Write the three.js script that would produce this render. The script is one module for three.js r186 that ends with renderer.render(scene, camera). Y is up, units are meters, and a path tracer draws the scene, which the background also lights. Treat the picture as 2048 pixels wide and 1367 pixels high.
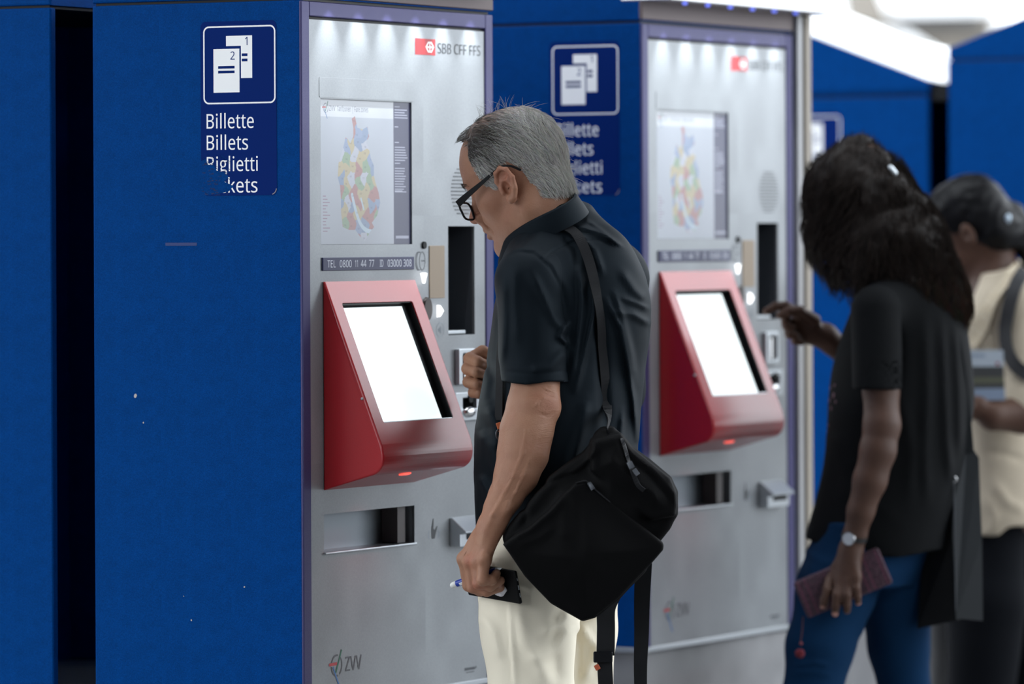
import * as THREE from 'three';
import { RoundedBoxGeometry } from 'three/addons/geometries/RoundedBoxGeometry.js';
import { mergeGeometries } from 'three/addons/utils/BufferGeometryUtils.js';
import { RectAreaLightUniformsLib } from 'three/addons/lights/RectAreaLightUniformsLib.js';
import { Brush, Evaluator, SUBTRACTION } from 'three-bvh-csg';

// ---------------------------------------------------------------- camera, sky, exposure
const FOCAL = 10000, EYE = 1.62, HORIZON = 478, ROLL = 0.0045;
const scene = new THREE.Scene();
const camera = new THREE.PerspectiveCamera(2 * Math.atan(683.5 / FOCAL) * 180 / Math.PI, 2048 / 1367, 0.5, 400);
camera.position.set(0, EYE, 0);
camera.rotation.set(0, 0, -ROLL);
camera.setViewOffset(2048, 1367, 0, 683.5 - HORIZON, 2048, 1367);   // shifted lens: uprights stay upright
camera.focus = 10.0;
camera.userData.fStop = 2.35;
camera.updateProjectionMatrix();

const renderer = new THREE.WebGLRenderer({ antialias: true });
renderer.toneMapping = THREE.LinearToneMapping;
renderer.toneMappingExposure = 0.78;
renderer.shadowMap.enabled = true;
RectAreaLightUniformsLib.init();

// bright overcast sky
{
  const W = 64, H = 32, d = new Float32Array(W * H * 4);
  for (let j = 0; j < H; j++) for (let i = 0; i < W; i++) {
    const e = ((j + 0.5) / H - 0.5) * Math.PI, k = e > 0 ? 1 + 0.15 * Math.sin(e) : 0.35, o = (j * W + i) * 4;
    d[o] = 4.4 * k; d[o + 1] = 4.7 * k; d[o + 2] = 5.0 * k; d[o + 3] = 1;
  }
  const t = new THREE.DataTexture(d, W, H, THREE.RGBAFormat, THREE.FloatType);
  t.mapping = THREE.EquirectangularReflectionMapping; t.magFilter = THREE.LinearFilter; t.needsUpdate = true;
  scene.background = t; scene.environment = t;
}

// ---------------------------------------------------------------- helpers
const V = (x, y, z) => new THREE.Vector3(x, y, z);
let SEED = 12345;
const rnd = () => { SEED = (SEED + 0x6d2b79f5) | 0; let t = Math.imul(SEED ^ (SEED >>> 15), 1 | SEED); t = (t + Math.imul(t ^ (t >>> 7), 61 | t)) ^ t; return ((t ^ (t >>> 14)) >>> 0) / 4294967296; };
const rr = (a, b) => a + (b - a) * rnd();
const clamp = (x, a, b) => Math.min(b, Math.max(a, x));
const sstep = (a, b, x) => { const t = clamp((x - a) / (b - a), 0, 1); return t * t * (3 - 2 * t); };
const used = {};
function numbered(name) { const n = used[name] = (used[name] ?? -1) + 1; return n ? name + '_' + String(n).padStart(3, '0') : name; }
function shade(o) { o.castShadow = true; o.receiveShadow = true; return o; }
function thing(name, label, category, pos = [0, 0, 0], turn = 0, group) {
  const o = new THREE.Group(); o.name = numbered(name); o.position.set(...pos); o.rotation.y = turn;
  o.userData = { label, category }; if (group) o.userData.group = group;
  scene.add(o); return o;
}
function part(parent, name, geo, mat, label) { const m = shade(new THREE.Mesh(geo, mat)); m.name = name; if (label) m.userData.label = label; parent.add(m); return m; }
function structure(name, geo, mat) { const m = part(scene, name, geo, mat); m.userData.kind = 'structure'; return m; }
const box = (x0, x1, y0, y1, z0, z1) => new THREE.BoxGeometry(x1 - x0, y1 - y0, z1 - z0).translate((x0 + x1) / 2, (y0 + y1) / 2, (z0 + z1) / 2);
const rbox = (x0, x1, y0, y1, z0, z1, r = 0.003, s = 3) => new RoundedBoxGeometry(x1 - x0, y1 - y0, z1 - z0, s, r).translate((x0 + x1) / 2, (y0 + y1) / 2, (z0 + z1) / 2);
const rgb = (r, g, b) => new THREE.Color().setRGB(r, g, b);
const std = (c, roughness = 0.6, metalness = 0, extra = {}) => new THREE.MeshStandardMaterial({ color: c, roughness, metalness, ...extra });
const phys = (c, roughness, metalness, extra = {}) => new THREE.MeshPhysicalMaterial({ color: c, roughness, metalness, ...extra });
function canvasTexture(w, h, draw) {
  const c = document.createElement('canvas'); c.width = w; c.height = h;
  const g = c.getContext('2d'); draw(g, w, h);
  const t = new THREE.CanvasTexture(c); t.colorSpace = THREE.SRGBColorSpace; t.magFilter = THREE.LinearFilter; t.anisotropy = 8; return t;
}
function noiseTexture(n, f, repeat = 1) {
  const d = new Uint8Array(n * n * 4);
  for (let i = 0; i < n * n; i++) { const v = clamp(f(i % n, (i / n) | 0) * 255, 0, 255); d[i * 4] = d[i * 4 + 1] = d[i * 4 + 2] = v; d[i * 4 + 3] = 255; }
  const t = new THREE.DataTexture(d, n, n); t.wrapS = t.wrapT = THREE.RepeatWrapping; t.magFilter = THREE.LinearFilter; t.repeat.set(repeat, repeat); t.needsUpdate = true; return t;
}
function valueNoise(n, seed) { // tiling value noise
  const a = new Float32Array(n * n); let s = seed;
  for (let i = 0; i < n * n; i++) { s = (Math.imul(s, 1664525) + 1013904223) | 0; a[i] = (s >>> 8) / 16777216; }
  return (x, y) => { const xi = Math.floor(x), yi = Math.floor(y), fx = x - xi, fy = y - yi, u = fx * fx * (3 - 2 * fx), v = fy * fy * (3 - 2 * fy), m = (i, j) => a[(((j % n) + n) % n) * n + (((i % n) + n) % n)];
    return (m(xi, yi) * (1 - u) + m(xi + 1, yi) * u) * (1 - v) + (m(xi, yi + 1) * (1 - u) + m(xi + 1, yi + 1) * u) * v; };
}
// uv in metres for boxes and plates: the two axes across the dominant normal
function metreUV(g) {
  const p = g.attributes.position, n = g.attributes.normal, uv = new Float32Array(p.count * 2);
  for (let i = 0; i < p.count; i++) {
    const ax = Math.abs(n.getX(i)), ay = Math.abs(n.getY(i)), az = Math.abs(n.getZ(i)), x = p.getX(i), y = p.getY(i), z = p.getZ(i);
    const [u, v] = ax > ay && ax > az ? [z, y] : ay > az ? [x, z] : [x, y]; uv[i * 2] = u; uv[i * 2 + 1] = v;
  }
  g.setAttribute('uv', new THREE.BufferAttribute(uv, 2)); return g;
}
const rectPath = (x0, y0, x1, y1, r = 0) => { const p = new THREE.Path(); if (!r) { p.moveTo(x0, y0); p.lineTo(x1, y0); p.lineTo(x1, y1); p.lineTo(x0, y1); p.closePath(); return p; }
  p.moveTo(x0 + r, y0); p.lineTo(x1 - r, y0); p.absarc(x1 - r, y0 + r, r, -Math.PI / 2, 0); p.lineTo(x1, y1 - r); p.absarc(x1 - r, y1 - r, r, 0, Math.PI / 2); p.lineTo(x0 + r, y1); p.absarc(x0 + r, y1 - r, r, Math.PI / 2, Math.PI); p.lineTo(x0, y0 + r); p.absarc(x0 + r, y0 + r, r, Math.PI, 1.5 * Math.PI); return p; };
const rectShape = (...a) => new THREE.Shape(rectPath(...a).getPoints(6));
const extrude = (shape, d, bevel = 0) => new THREE.ExtrudeGeometry(shape, bevel ? { depth: d - 2 * bevel, bevelEnabled: true, bevelThickness: bevel, bevelSize: bevel, bevelOffset: -bevel, bevelSegments: 2, curveSegments: 10 } : { depth: d, bevelEnabled: false, curveSegments: 10 }).translate(0, 0, bevel);
// a place named by where it is seen and how far away it is
function P(px, py, z) { const a = px - ROLL * (py - HORIZON), b = py + ROLL * (px - 1024); return V((a - 1024) / FOCAL * z, EYE - (b - HORIZON) / FOCAL * z, -z); }
// ---------------------------------------------------------------- materials
const n1 = valueNoise(64, 7), n2 = valueNoise(64, 91), n3 = valueNoise(256, 5);
const grainTex = noiseTexture(256, (x, y) => 0.5 * n3(x, y) + 0.3 * n3(x * 0.5 + 9, y * 0.5) + 0.2 * n1(x / 8, y / 8), 12);
const blueTex = noiseTexture(256, (x, y) => 0.80 + 0.05 * n1(x / 32, y / 32) + 0.20 * (n3(x, y) - 0.5) + 0.14 * n2(x / 2, y / 2), 6);
blueTex.colorSpace = THREE.SRGBColorSpace;
const bluePaint = phys(rgb(0.0001, 0.058, 0.265), 0.55, 0, { bumpMap: grainTex, bumpScale: 0.0003, map: blueTex, specularIntensity: 0.05 });
const capPaint = bluePaint;
const frameMetal = phys(rgb(0.05, 0.046, 0.135), 0.42, 0.4, { bumpMap: grainTex, bumpScale: 0.00012 });
const aluTex = noiseTexture(256, (x, y) => 0.86 + 0.08 * n1(x / 32, y / 32) + 0.05 * (n3(x, y) - 0.5), 2); aluTex.colorSpace = THREE.SRGBColorSpace;
const aluPanel = phys(rgb(0.33, 0.35, 0.37), 0.33, 0.4, { map: aluTex });
const plinthMat = std(rgb(0.30, 0.30, 0.31), 0.75, 0, { map: aluTex });
const steel = std(rgb(0.62, 0.62, 0.63), 0.22, 1);
const satinSteel = std(rgb(0.46, 0.49, 0.52), 0.36, 0.85);
const darkLiner = std(rgb(0.05, 0.058, 0.07), 0.5);
const blackPlastic = phys(rgb(0.005, 0.0055, 0.007), 0.4, 0, { specularIntensity: 0.3 });
const redPaint = phys(rgb(0.36, 0.006, 0.012), 0.42, 0, { bumpMap: grainTex, bumpScale: 0.0002, specularIntensity: 0.3, clearcoat: 0.75, clearcoatRoughness: 0.22 });
const greyFloor = std(rgb(0.20, 0.20, 0.20), 0.7);
const concrete = std(rgb(0.24, 0.215, 0.185), 0.9);

// ---------------------------------------------------------------- the hall
{
  const fl = structure('floor', new THREE.BoxGeometry(90, 0.3, 130).translate(0, -0.15, -35), greyFloor);
  const roof = std(rgb(0.30, 0.30, 0.31), 0.9), slab = (x0, x1, z0, z1) => structure('unseen_ceiling', box(x0, x1, 6, 6.4, z0, z1), roof);   // unseen roof, its extent and long opening shaped for the light
slab(-7, 5, -28, -14); slab(-7, 5, -9.5, 22); slab(-7, -4, -14, -9.5); slab(1.5, 5, -14, -9.5); slab(5, 14, 2, 22);
  const wallMat = std(rgb(0.10, 0.105, 0.115), 0.85);
  structure('added_wall_right', box(9, 9.3, 0, 6, -5, 17), wallMat); structure('added_wall_back', box(-6, 9, 0, 6, 3.5, 3.8), wallMat);  // unseen walls added to keep daylight off the fronts and camera side
  { const g = box(-5, 5, 0, 2.6, -0.1, 0.1); g.rotateY(Math.atan2(0.837, -0.547)).translate(-9.7, 0, -4); structure('added_wall_left', g, wallMat); }  // unseen low wall added to darken what the flanks reflect
  // unseen panels added to shape what the posters and plates mirror
  for (const [a, b] of [[-4.5, -0.62], [-0.5, 0.06], [0.2, 4.5]]) { const g = box(a, b, 0, 1.3, -0.1, 0.1); g.rotateY(Math.atan2(-0.838, 0.547) * 1).translate(9.85, 0, -17.06); structure('added_wall_far', g, wallMat); }
  for (const [x, z] of [[-6.5, 14], [7, 18], [-6.5, -24], [4.5, -27]]) structure('column', new THREE.CylinderGeometry(0.3, 0.3, 6, 24).translate(x, 3, z), concrete);
}
// ---------------------------------------------------------------- ticket machines
const THETA = 61.6 * Math.PI / 180;
const ALONG = V(Math.cos(THETA), 0, -Math.sin(THETA)), OUT = V(Math.sin(THETA), 0, Math.cos(THETA));
const CORNER = V(-0.422, 0, -10.0);                       // near lower corner of the first machine, at floor level
const at = (t, w = 0, y = 0) => CORNER.clone().addScaledVector(ALONG, t).addScaledVector(OUT, w).setY(y).toArray();
const LIFT = 0.17;                                        // the cabinets stand on tall plinths
const W = 0.80, DEP = 0.495, BASE = 0.515, SEAM = 1.9325;

const FONT = 'sans-serif';
const sheet = (tex, extra = {}) => phys(0xffffff, 0.45, 0, { map: tex, ...extra });
function print(parent, name, x0, x1, y0, y1, z, tex, extra, label) { // flat print, as thin as a foil
  const g = new THREE.PlaneGeometry(x1 - x0, y1 - y0).translate((x0 + x1) / 2, (y0 + y1) / 2, z);
  return part(parent, name, g, sheet(tex, extra), label);
}
const CLEAR = { transparent: true };

// sticker on the flank
function stickerTexture(worn) {
  return canvasTexture(720, 1408, (g, w, h) => {
    const X = (m) => m * 4000, Y = (m) => m * 4000; // 0.18 x 0.352 m
    g.fillStyle = '#032468'; g.beginPath(); g.roundRect(2, 2, w - 4, h - 4, 48); g.fill();
    g.strokeStyle = '#ffffff'; g.lineWidth = 13; g.beginPath(); g.roundRect(X(0.0085), Y(0.0115), X(0.167), Y(0.154), 46); g.stroke();
    g.fillStyle = '#ffffff';
    g.fillRect(X(0.061), Y(0.030), X(0.0615), Y(0.0855));
    g.fillStyle = '#032468'; g.fillRect(X(0.026), Y(0.0505), X(0.070), Y(0.1));
    g.fillRect(X(0.098), Y(0.066), X(0.0135), Y(0.0055)); g.fillRect(X(0.098), Y(0.0765), X(0.0135), Y(0.0055));
    g.fillStyle = '#ffffff'; g.fillRect(X(0.031), Y(0.056), X(0.0615), Y(0.088));
    g.fillStyle = '#032468'; g.fillRect(X(0.042), Y(0.0905), X(0.039), Y(0.0052)); g.fillRect(X(0.042), Y(0.1), X(0.039), Y(0.0052));
    g.font = '92px ' + FONT; g.textAlign = 'center';
    g.fillText('2', X(0.0765), Y(0.078)); g.fillText('1', X(0.110), Y(0.0495));
    g.textAlign = 'left'; g.fillStyle = '#ffffff'; g.font = '163px ' + FONT;
    const line = (s, y, wd) => { const k = X(wd) / g.measureText(s).width; g.save(); g.translate(X(0.0105), Y(y)); g.scale(k, 1); g.fillText(s, 0, 0); g.restore(); };
    line('Billette', 0.216, 0.117); line('Billets', 0.2594, 0.103); line('Biglietti', 0.3026, 0.127); line('Tickets', 0.3455, 0.125);
    // scratched and torn lower left corner
    g.globalCompositeOperation = 'destination-out'; let s = 3; const q = () => (s = (Math.imul(s, 1103515245) + 12345) & 0x7fffffff) / 0x7fffffff;
    g.beginPath(); g.moveTo(0, h * worn); const pts = [[0.05, -0.02], [0.10, 0.035], [0.16, 0.02], [0.2, 0.07], [0.30, 0.085], [0.36, 0.12], [0.30, 0.16], [0.42, 0.20], [0.36, 0.24]];
    for (const [a, b] of pts) g.lineTo(a * w + q() * 12, (worn + b * 0.72) * h + q() * 12); g.lineTo(0.2 * w, h * 0.99); g.lineTo(0, h); g.fill();
    for (let i = 0; i < 26; i++) { g.lineWidth = 1 + q() * 4; g.strokeStyle = '#000'; g.beginPath(); const x = q() * w * 0.3, y = (worn - 0.04 + q() * 0.22) * h; g.moveTo(x, y); g.lineTo(x + 20 + q() * 90, y + 10 + q() * 60); g.stroke(); }
    g.globalCompositeOperation = 'source-over';
    g.fillStyle = 'rgba(70,66,86,0.35)'; for (let i = 0; i < 60; i++) g.fillRect(q() * w * 0.35, (worn + q() * 0.2) * h, 6 + q() * 30, 3 + q() * 10);
    g.strokeStyle = '#8f8a8c'; g.lineWidth = 8; g.beginPath(); g.arc(w - 60, h - 60, 52, 0.1, 1.3); g.stroke();
  });
}
const stickerTex = stickerTexture(0.80);
// operator's mark, top right of the front
const railTex = canvasTexture(1200, 176, (g, w, h) => {
  g.fillStyle = '#b3242a'; g.fillRect(0, 8, 360, 150);
  g.save(); g.translate(262, 83); g.strokeStyle = '#fff'; g.fillStyle = '#fff'; g.lineWidth = 17; g.lineJoin = 'miter';
  g.fillRect(-56, -8, 112, 17); g.fillRect(-8, -46, 17, 92);
  for (const k of [-1, 1]) { g.beginPath(); g.moveTo(k * 26, -44); g.lineTo(k * 66, 0); g.lineTo(k * 26, 44); g.stroke(); }
  g.fillRect(-34, -50, 68, 14); g.fillRect(-34, 36, 68, 14); g.restore();
  g.fillStyle = '#33363b'; g.font = '134px ' + FONT; const k = 800 / g.measureText('SBB CFF FFS').width; g.save(); g.translate(396, 136); g.scale(k, 1); g.fillText('SBB CFF FFS', 0, 0); g.fillText('SBB CFF FFS', 2.5, 0); g.restore();
});
// ring with three coloured strokes and letters, bottom left of the front
function networkMark(g, x, y, s, ink, letters = true) {
  g.save(); g.translate(x, y); g.scale(s, s); g.lineWidth = 7; g.strokeStyle = ink;
  for (const [a, b] of [[3.3, 4.95], [5.45, 7.3], [7.65, 9.35]]) { g.beginPath(); g.arc(0, 0, 42, a, b); g.stroke(); }
  g.lineCap = 'butt';
  g.strokeStyle = '#b8343c'; g.lineWidth = 12; g.beginPath(); g.moveTo(-62, -6); g.lineTo(2, -8); g.stroke();
  g.strokeStyle = '#1f6b52'; g.lineWidth = 9; g.beginPath(); g.moveTo(40, -62); g.lineTo(-8, 30); g.stroke();
  g.strokeStyle = '#3f74b4'; g.lineWidth = 8; g.beginPath(); g.moveTo(-30, 4); g.lineTo(26, 96); g.stroke();
  if (letters) { g.fillStyle = ink; g.font = '82px ' + FONT; g.fillText('ZVV', 66, 30); g.fillText('ZVV', 67.5, 30); }
  g.restore();
}
const zvvTex = canvasTexture(512, 400, (g) => networkMark(g, 140, 165, 1.62, '#55565e'));
const plateTex = canvasTexture(1024, 72, (g, w, h) => {
  g.fillStyle = '#272b52'; g.fillRect(0, 0, w, h); g.strokeStyle = '#aeb4c4'; g.lineWidth = 3; g.fillStyle = '#d5d9e2'; g.font = '54px ' + FONT;
  const put = (s, x, wd) => { const k = wd / g.measureText(s).width; g.save(); g.translate(x, 56); g.scale(k, 1.1); g.fillText(s, 0, 0); g.restore(); };
  put('TEL', 45, 92); put('0800', 178, 138); put('11', 348, 42); put('44', 415, 64); put('77', 506, 62); put('ID', 628, 44); put('03000 308', 716, 282);
});
// fare zone map
const zoneTex = canvasTexture(1024, 820, (g, w, h) => {
  g.fillStyle = '#c6ccd6'; g.fillRect(0, 0, w, h); g.fillStyle = '#e6eaee'; g.fillRect(0, 0, w, 98);
  networkMark(g, 72, 50, 0.62, '#7a7f8c', false);
  g.fillStyle = '#7c8190'; g.font = '42px ' + FONT; g.fillText('ZVV', 108, 66);
  { const s = 'Tarifzonen | Fare zones', k = 350 / g.measureText(s).width; g.save(); g.translate(196, 66); g.scale(k, 1); g.fillText(s, 0, 0); g.restore(); }
  // cells: nearest-seed regions clipped to the outline of the network
  const outline = [[0.38, 0.13], [0.42, 0.11], [0.45, 0.19], [0.52, 0.20], [0.58, 0.18], [0.60, 0.25], [0.56, 0.29], [0.60, 0.33], [0.62, 0.40], [0.66, 0.45], [0.66, 0.52], [0.68, 0.57], [0.72, 0.64], [0.74, 0.71], [0.70, 0.80], [0.63, 0.85], [0.66, 0.88], [0.60, 0.92], [0.54, 0.98], [0.47, 0.94], [0.42, 0.90], [0.34, 0.90], [0.26, 0.88], [0.24, 0.78], [0.24, 0.70], [0.23, 0.60], [0.20, 0.54], [0.21, 0.44], [0.25, 0.37], [0.28, 0.31], [0.30, 0.26], [0.33, 0.27], [0.36, 0.30], [0.40, 0.25], [0.40, 0.19]];
  g.save(); g.beginPath(); outline.forEach(([x, y], i) => g[i ? 'lineTo' : 'moveTo'](x * w * 0.86 + 25, y * h)); g.closePath(); g.clip();
  let s = 11; const q = () => (s = (Math.imul(s, 1103515245) + 12345) & 0x7fffffff) / 0x7fffffff;
  const cols = ['#c08e8c', '#cfc09a', '#9fb899', '#98abc8', '#cfc09a', '#c08e8c', '#a0b1cf', '#cfd2de'], seeds = [];
  for (let j = 0; j < 11; j++) for (let i = 0; i < 7; i++) seeds.push([(i + 0.15 + 0.7 * q()) / 7 * 0.56 + 0.19, (j + 0.15 + 0.7 * q()) / 11 * 0.9 + 0.1, cols[(i * 3 + j * 5 + (q() * 3 | 0)) % 8]]);
  for (let y = 70; y < h; y += 6) for (let x = 160; x < 700; x += 6) {
    let bd = 9, bc = ''; const fx = (x - 25) / w / 0.86 + 0.012 * Math.sin(y * 0.06), fy = y / h + 0.012 * Math.sin(x * 0.05);
    for (const [a, b, c] of seeds) { const dd = (a - fx) ** 2 * 1.6 + (b - fy) ** 2; if (dd < bd) { bd = dd; bc = c; } }
    g.fillStyle = bc; g.fillRect(x, y, 6, 6);
  }
  g.strokeStyle = '#d3e6f2'; g.lineWidth = 26; g.lineCap = 'round'; g.beginPath(); g.moveTo(360, 540); g.quadraticCurveTo(400, 640, 440, 690); g.quadraticCurveTo(500, 760, 620, 745); g.stroke();
  g.lineWidth = 14; g.beginPath(); g.moveTo(460, 560); g.lineTo(490, 620); g.stroke();
  g.fillStyle = 'rgba(60,60,80,0.6)'; g.font = '15px ' + FONT; for (const [a, b] of seeds) g.fillText(String(100 + (q() * 80 | 0)), a * w * 0.86 + 10, b * h + 8);
  g.restore();
  g.fillStyle = '#2b2f5c'; g.fillRect(832, 0, 192, h);
  g.fillStyle = 'rgba(235,238,248,0.75)'; for (const [y0, n, wd] of [[24, 1, 70], [42, 4, 150], [140, 1, 60], [230, 1, 50], [258, 6, 150], [350, 1, 70], [380, 10, 140], [510, 1, 100]]) for (let i = 0; i < n; i++) g.fillRect(846, y0 + i * 15, wd * (0.7 + 0.3 * q()), 6);
  g.fillRect(854, 772, 150, 16);
  g.fillStyle = '#a98fa0'; for (let i = 0; i < 12; i++) g.fillRect(36, 545 + i * 18, 30 + 50 * q(), 5);
});
const handTex = canvasTexture(256, 320, (g) => { // hand sign between two arcs
  g.fillStyle = '#22262b'; g.beginPath(); for (const [x, y] of [[96, 230], [92, 120], [110, 60], [122, 10], [132, 14], [128, 130], [150, 150], [188, 100], [196, 112], [160, 210], [150, 250], [98, 250]]) g.lineTo(x, y); g.fill();
  g.strokeStyle = '#77859a'; g.lineWidth = 5; for (const k of [-1, 1]) { g.beginPath(); g.ellipse(128 + k * 70, 200, 20, 46, 0, k > 0 ? -1.3 : 1.85, k > 0 ? 1.3 : 4.45); g.stroke(); }
});
const coinTex = canvasTexture(256, 200, (g) => { g.strokeStyle = '#4b5058'; g.lineWidth = 7; for (const x of [70, 94, 150]) { g.beginPath(); g.ellipse(x, 100, 56, 90, 0, x > 100 ? 0 : 1.2, x > 100 ? 6.3 : 5.1); g.stroke(); } g.lineWidth = 12; g.beginPath(); g.moveTo(130, 100); g.lineTo(196, 100); g.stroke(); });
const speakTex = canvasTexture(160, 160, (g) => { g.strokeStyle = '#8e98a0'; g.lineWidth = 5; g.beginPath(); g.arc(80, 80, 72, 0, 7); g.stroke(); g.fillStyle = '#6c747c'; g.beginPath(); g.moveTo(40, 66); g.lineTo(62, 66); g.lineTo(92, 38); g.lineTo(92, 124); g.lineTo(62, 96); g.lineTo(40, 96); g.fill(); g.beginPath(); g.arc(92, 80, 30, -0.9, 0.9); g.stroke(); });
const smallTex = canvasTexture(256, 64, (g) => { g.fillStyle = '#3b3f45'; g.fillRect(4, 10, 170, 20); g.fillRect(180, 6, 16, 18); g.globalAlpha = 0.5; g.fillRect(30, 42, 130, 8); });

function recess(parent, name, x0, x1, y0, y1, depth, mat, label) { // open-fronted box behind the front plate
  const t = 0.004, g = [box(x0 - t, x0, y0, y1, -depth, -0.001), box(x1, x1 + t, y0, y1, -depth, -0.001), box(x0 - t, x1 + t, y1, y1 + t, -depth, -0.001), box(x0 - t, x1 + t, y0 - t, y0, -depth, -0.001), box(x0 - t, x1 + t, y0 - t, y1 + t, -depth - t, -depth)];
  return part(parent, name, mergeGeometries(g), mat, label);
}
const screenMat = new THREE.MeshStandardMaterial({ color: 0x111111, roughness: 0.25, emissive: rgb(0.86, 0.98, 1.0), emissiveIntensity: 1.35 });
const arrowMat = new THREE.MeshStandardMaterial({ color: 0xffffff, roughness: 0.4, emissive: rgb(1, 1, 1), emissiveIntensity: 1.6 });
const ledMat = new THREE.MeshStandardMaterial({ color: 0x222266, roughness: 0.3, emissive: rgb(0.16, 0.22, 1.0), emissiveIntensity: 1.8 });
const redGlow = new THREE.MeshStandardMaterial({ color: 0x400000, roughness: 0.4, emissive: rgb(1, 0.12, 0.09), emissiveIntensity: 1.5 });

const cabinetProfile = (depth, y0, rise) => { // cap seen from the flank: roof rises towards the front
  const s = new THREE.Shape(); s.moveTo(0, SEAM + 0.003); s.lineTo(0, y0 + rise); s.lineTo(-depth, y0); s.lineTo(-depth, SEAM + 0.003); s.closePath(); return s;
};
// geometry along x from a profile drawn in (z, y)
const alongX = (shape, x0, x1, bevel = 0) => { const g = extrude(shape, x1 - x0, bevel); g.rotateY(-Math.PI / 2); g.scale(-1, 1, 1); const idx = g.index; const p = g.attributes.position; // mirrored: flip winding
  if (!idx) { for (const a of Object.values(g.attributes)) for (let i = 0; i < p.count; i += 3) for (let c = 0; c < a.itemSize; c++) { const k = a.getComponent(i + 1, c); a.setComponent(i + 1, c, a.getComponent(i + 2, c)); a.setComponent(i + 2, c, k); } }
  g.rotateY(Math.PI); g.scale(1, 1, 1); return g; };

function cabinetShell(t, dy = 0, w = W, dep = DEP) {
  part(t, 'plinth', rbox(0.012, w - 0.012, -LIFT - dy, BASE - 0.012, -dep + 0.01, -0.012, 0.004), plinthMat, 'grey plinth');
  part(t, 'base_strip', rbox(0.0, w, BASE - 0.012, BASE, -dep, 0.002, 0.002), satinSteel, 'light metal strip');
  part(t, 'side_panel', metreUV(rbox(0, 0.02, BASE, SEAM - 0.002, -dep, 0, 0.004)), bluePaint);
  part(t, 'side_panel', metreUV(rbox(w - 0.02, w, BASE, SEAM - 0.002, -dep, 0, 0.004)), bluePaint);
  part(t, 'back_panel', metreUV(box(0.02, w - 0.02, BASE, SEAM - 0.004, -dep + 0.002, -dep + 0.02)), bluePaint);
  part(t, 'seam', box(0.006, w - 0.006, SEAM - 0.004, SEAM + 0.005, -dep + 0.006, -0.006), blackPlastic, 'dark joint under the cap');
}
function ticketMachine(name, label, pos, dy) {
  const t = thing(name, label, 'ticket machine', [pos[0], dy + LIFT, pos[2]], THETA);
  cabinetShell(t, dy);
  { const s = new THREE.Shape(); s.moveTo(0, SEAM + 0.003); s.lineTo(0, 2.12); s.lineTo(-DEP, 1.966); s.lineTo(-DEP, SEAM + 0.003); s.closePath();
    const g = new THREE.ExtrudeGeometry(s, { depth: W - 0.008, bevelEnabled: true, bevelThickness: 0.004, bevelSize: 0.004, bevelOffset: -0.004, bevelSegments: 2 }); g.rotateY(-Math.PI / 2).translate(W - 0.004, 0, 0); g.scale(1, 1, 1);
    const c = new THREE.Matrix4(); // profile x is depth: rotateY(-90) sends +x to +z and the sweep to -x
    part(t, 'cap', metreUV(g), capPaint, 'blue sloping cap'); }
  // front frame
  part(t, 'front_frame', mergeGeometries([rbox(0.0005, 0.0322, BASE, SEAM - 0.003, -0.03, 0.003, 0.003), rbox(0.767, W - 0.0005, BASE, SEAM - 0.003, -0.03, 0.003, 0.003), rbox(0.0322, 0.767, 1.8985, SEAM - 0.003, -0.03, 0.003, 0.003)]), frameMetal, 'violet blue metal frame');
  part(t, 'frame_shadow_gap', mergeGeometries([box(0.0322, 0.767, 1.893, 1.8985, -0.03, -0.004), box(0.0322, 0.0345, BASE, 1.893, -0.03, -0.004), box(0.7647, 0.767, BASE, 1.893, -0.03, -0.004)]), blackPlastic, 'dark gap round the plate');
  part(t, 'front_strip', rbox(0.0, W, SEAM + 0.006, SEAM + 0.06, -0.006, 0.004, 0.002), std(rgb(0.11, 0.08, 0.08), 0.5, 0.3), 'brownish metal strip under the canopy');
  // front plate with openings
  const plate = rectShape(0.0345, BASE, 0.7647, 1.893);
  plate.holes.push(rectPath(0.0852, 0.8205, 0.4552, 0.8976), rectPath(0.604, 1.2485, 0.719, 1.478), rectPath(0.079, 1.4405, 0.4508, 1.735), rectPath(0.653, 1.093, 0.712, 1.1135));
  part(t, 'front_plate', metreUV(extrude(plate, 0.006).translate(0, 0, -0.006)), aluPanel, 'light grey metal front plate');
  part(t, 'cover_plate', extrude(rectShape(0.0735, 1.7372, 0.4603, 1.778, 0.004), 0.0007, 0.0002), aluPanel);
  recess(t, 'ticket_tray', 0.0852, 0.4552, 0.8205, 0.8976, 0.055, std(rgb(0.22, 0.25, 0.28), 0.34, 0.55), 'open steel ticket tray');
  part(t, 'tray_lip', rbox(0.083, 0.457, 0.8165, 0.8207, -0.004, 0.006, 0.0015), satinSteel);
  part(t, 'tray_divider', box(0.405, 0.437, 0.822, 0.897, -0.05, -0.012), std(rgb(0.05, 0.04, 0.04), 0.5));
  recess(t, 'note_opening', 0.604, 0.719, 1.2485, 1.478, 0.07, darkLiner, 'tall dark opening for banknotes');
  part(t, 'note_shelf', rbox(0.606, 0.69, 1.2495, 1.258, -0.05, -0.006, 0.002), satinSteel);
  recess(t, 'reader_opening', 0.653, 0.712, 1.093, 1.1135, 0.03, darkLiner);
  // fare map behind glass
  recess(t, 'poster_frame', 0.079, 0.4508, 1.4405, 1.735, 0.005, blackPlastic, 'thin dark frame');
  print(t, 'poster', 0.0795, 0.450, 1.441, 1.7345, -0.0035, zoneTex, { color: rgb(0.62, 0.62, 0.64), clearcoat: 0.45, clearcoatRoughness: 0.03, roughness: 0.5 }, 'fare zone map behind glossy glass');
  part(t, 'number_plate', rbox(0.080, 0.454, 1.388, 1.4145, 0, 0.003, 0.001), std(rgb(0.022, 0.026, 0.085), 0.5), 'dark blue number plate');
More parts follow.
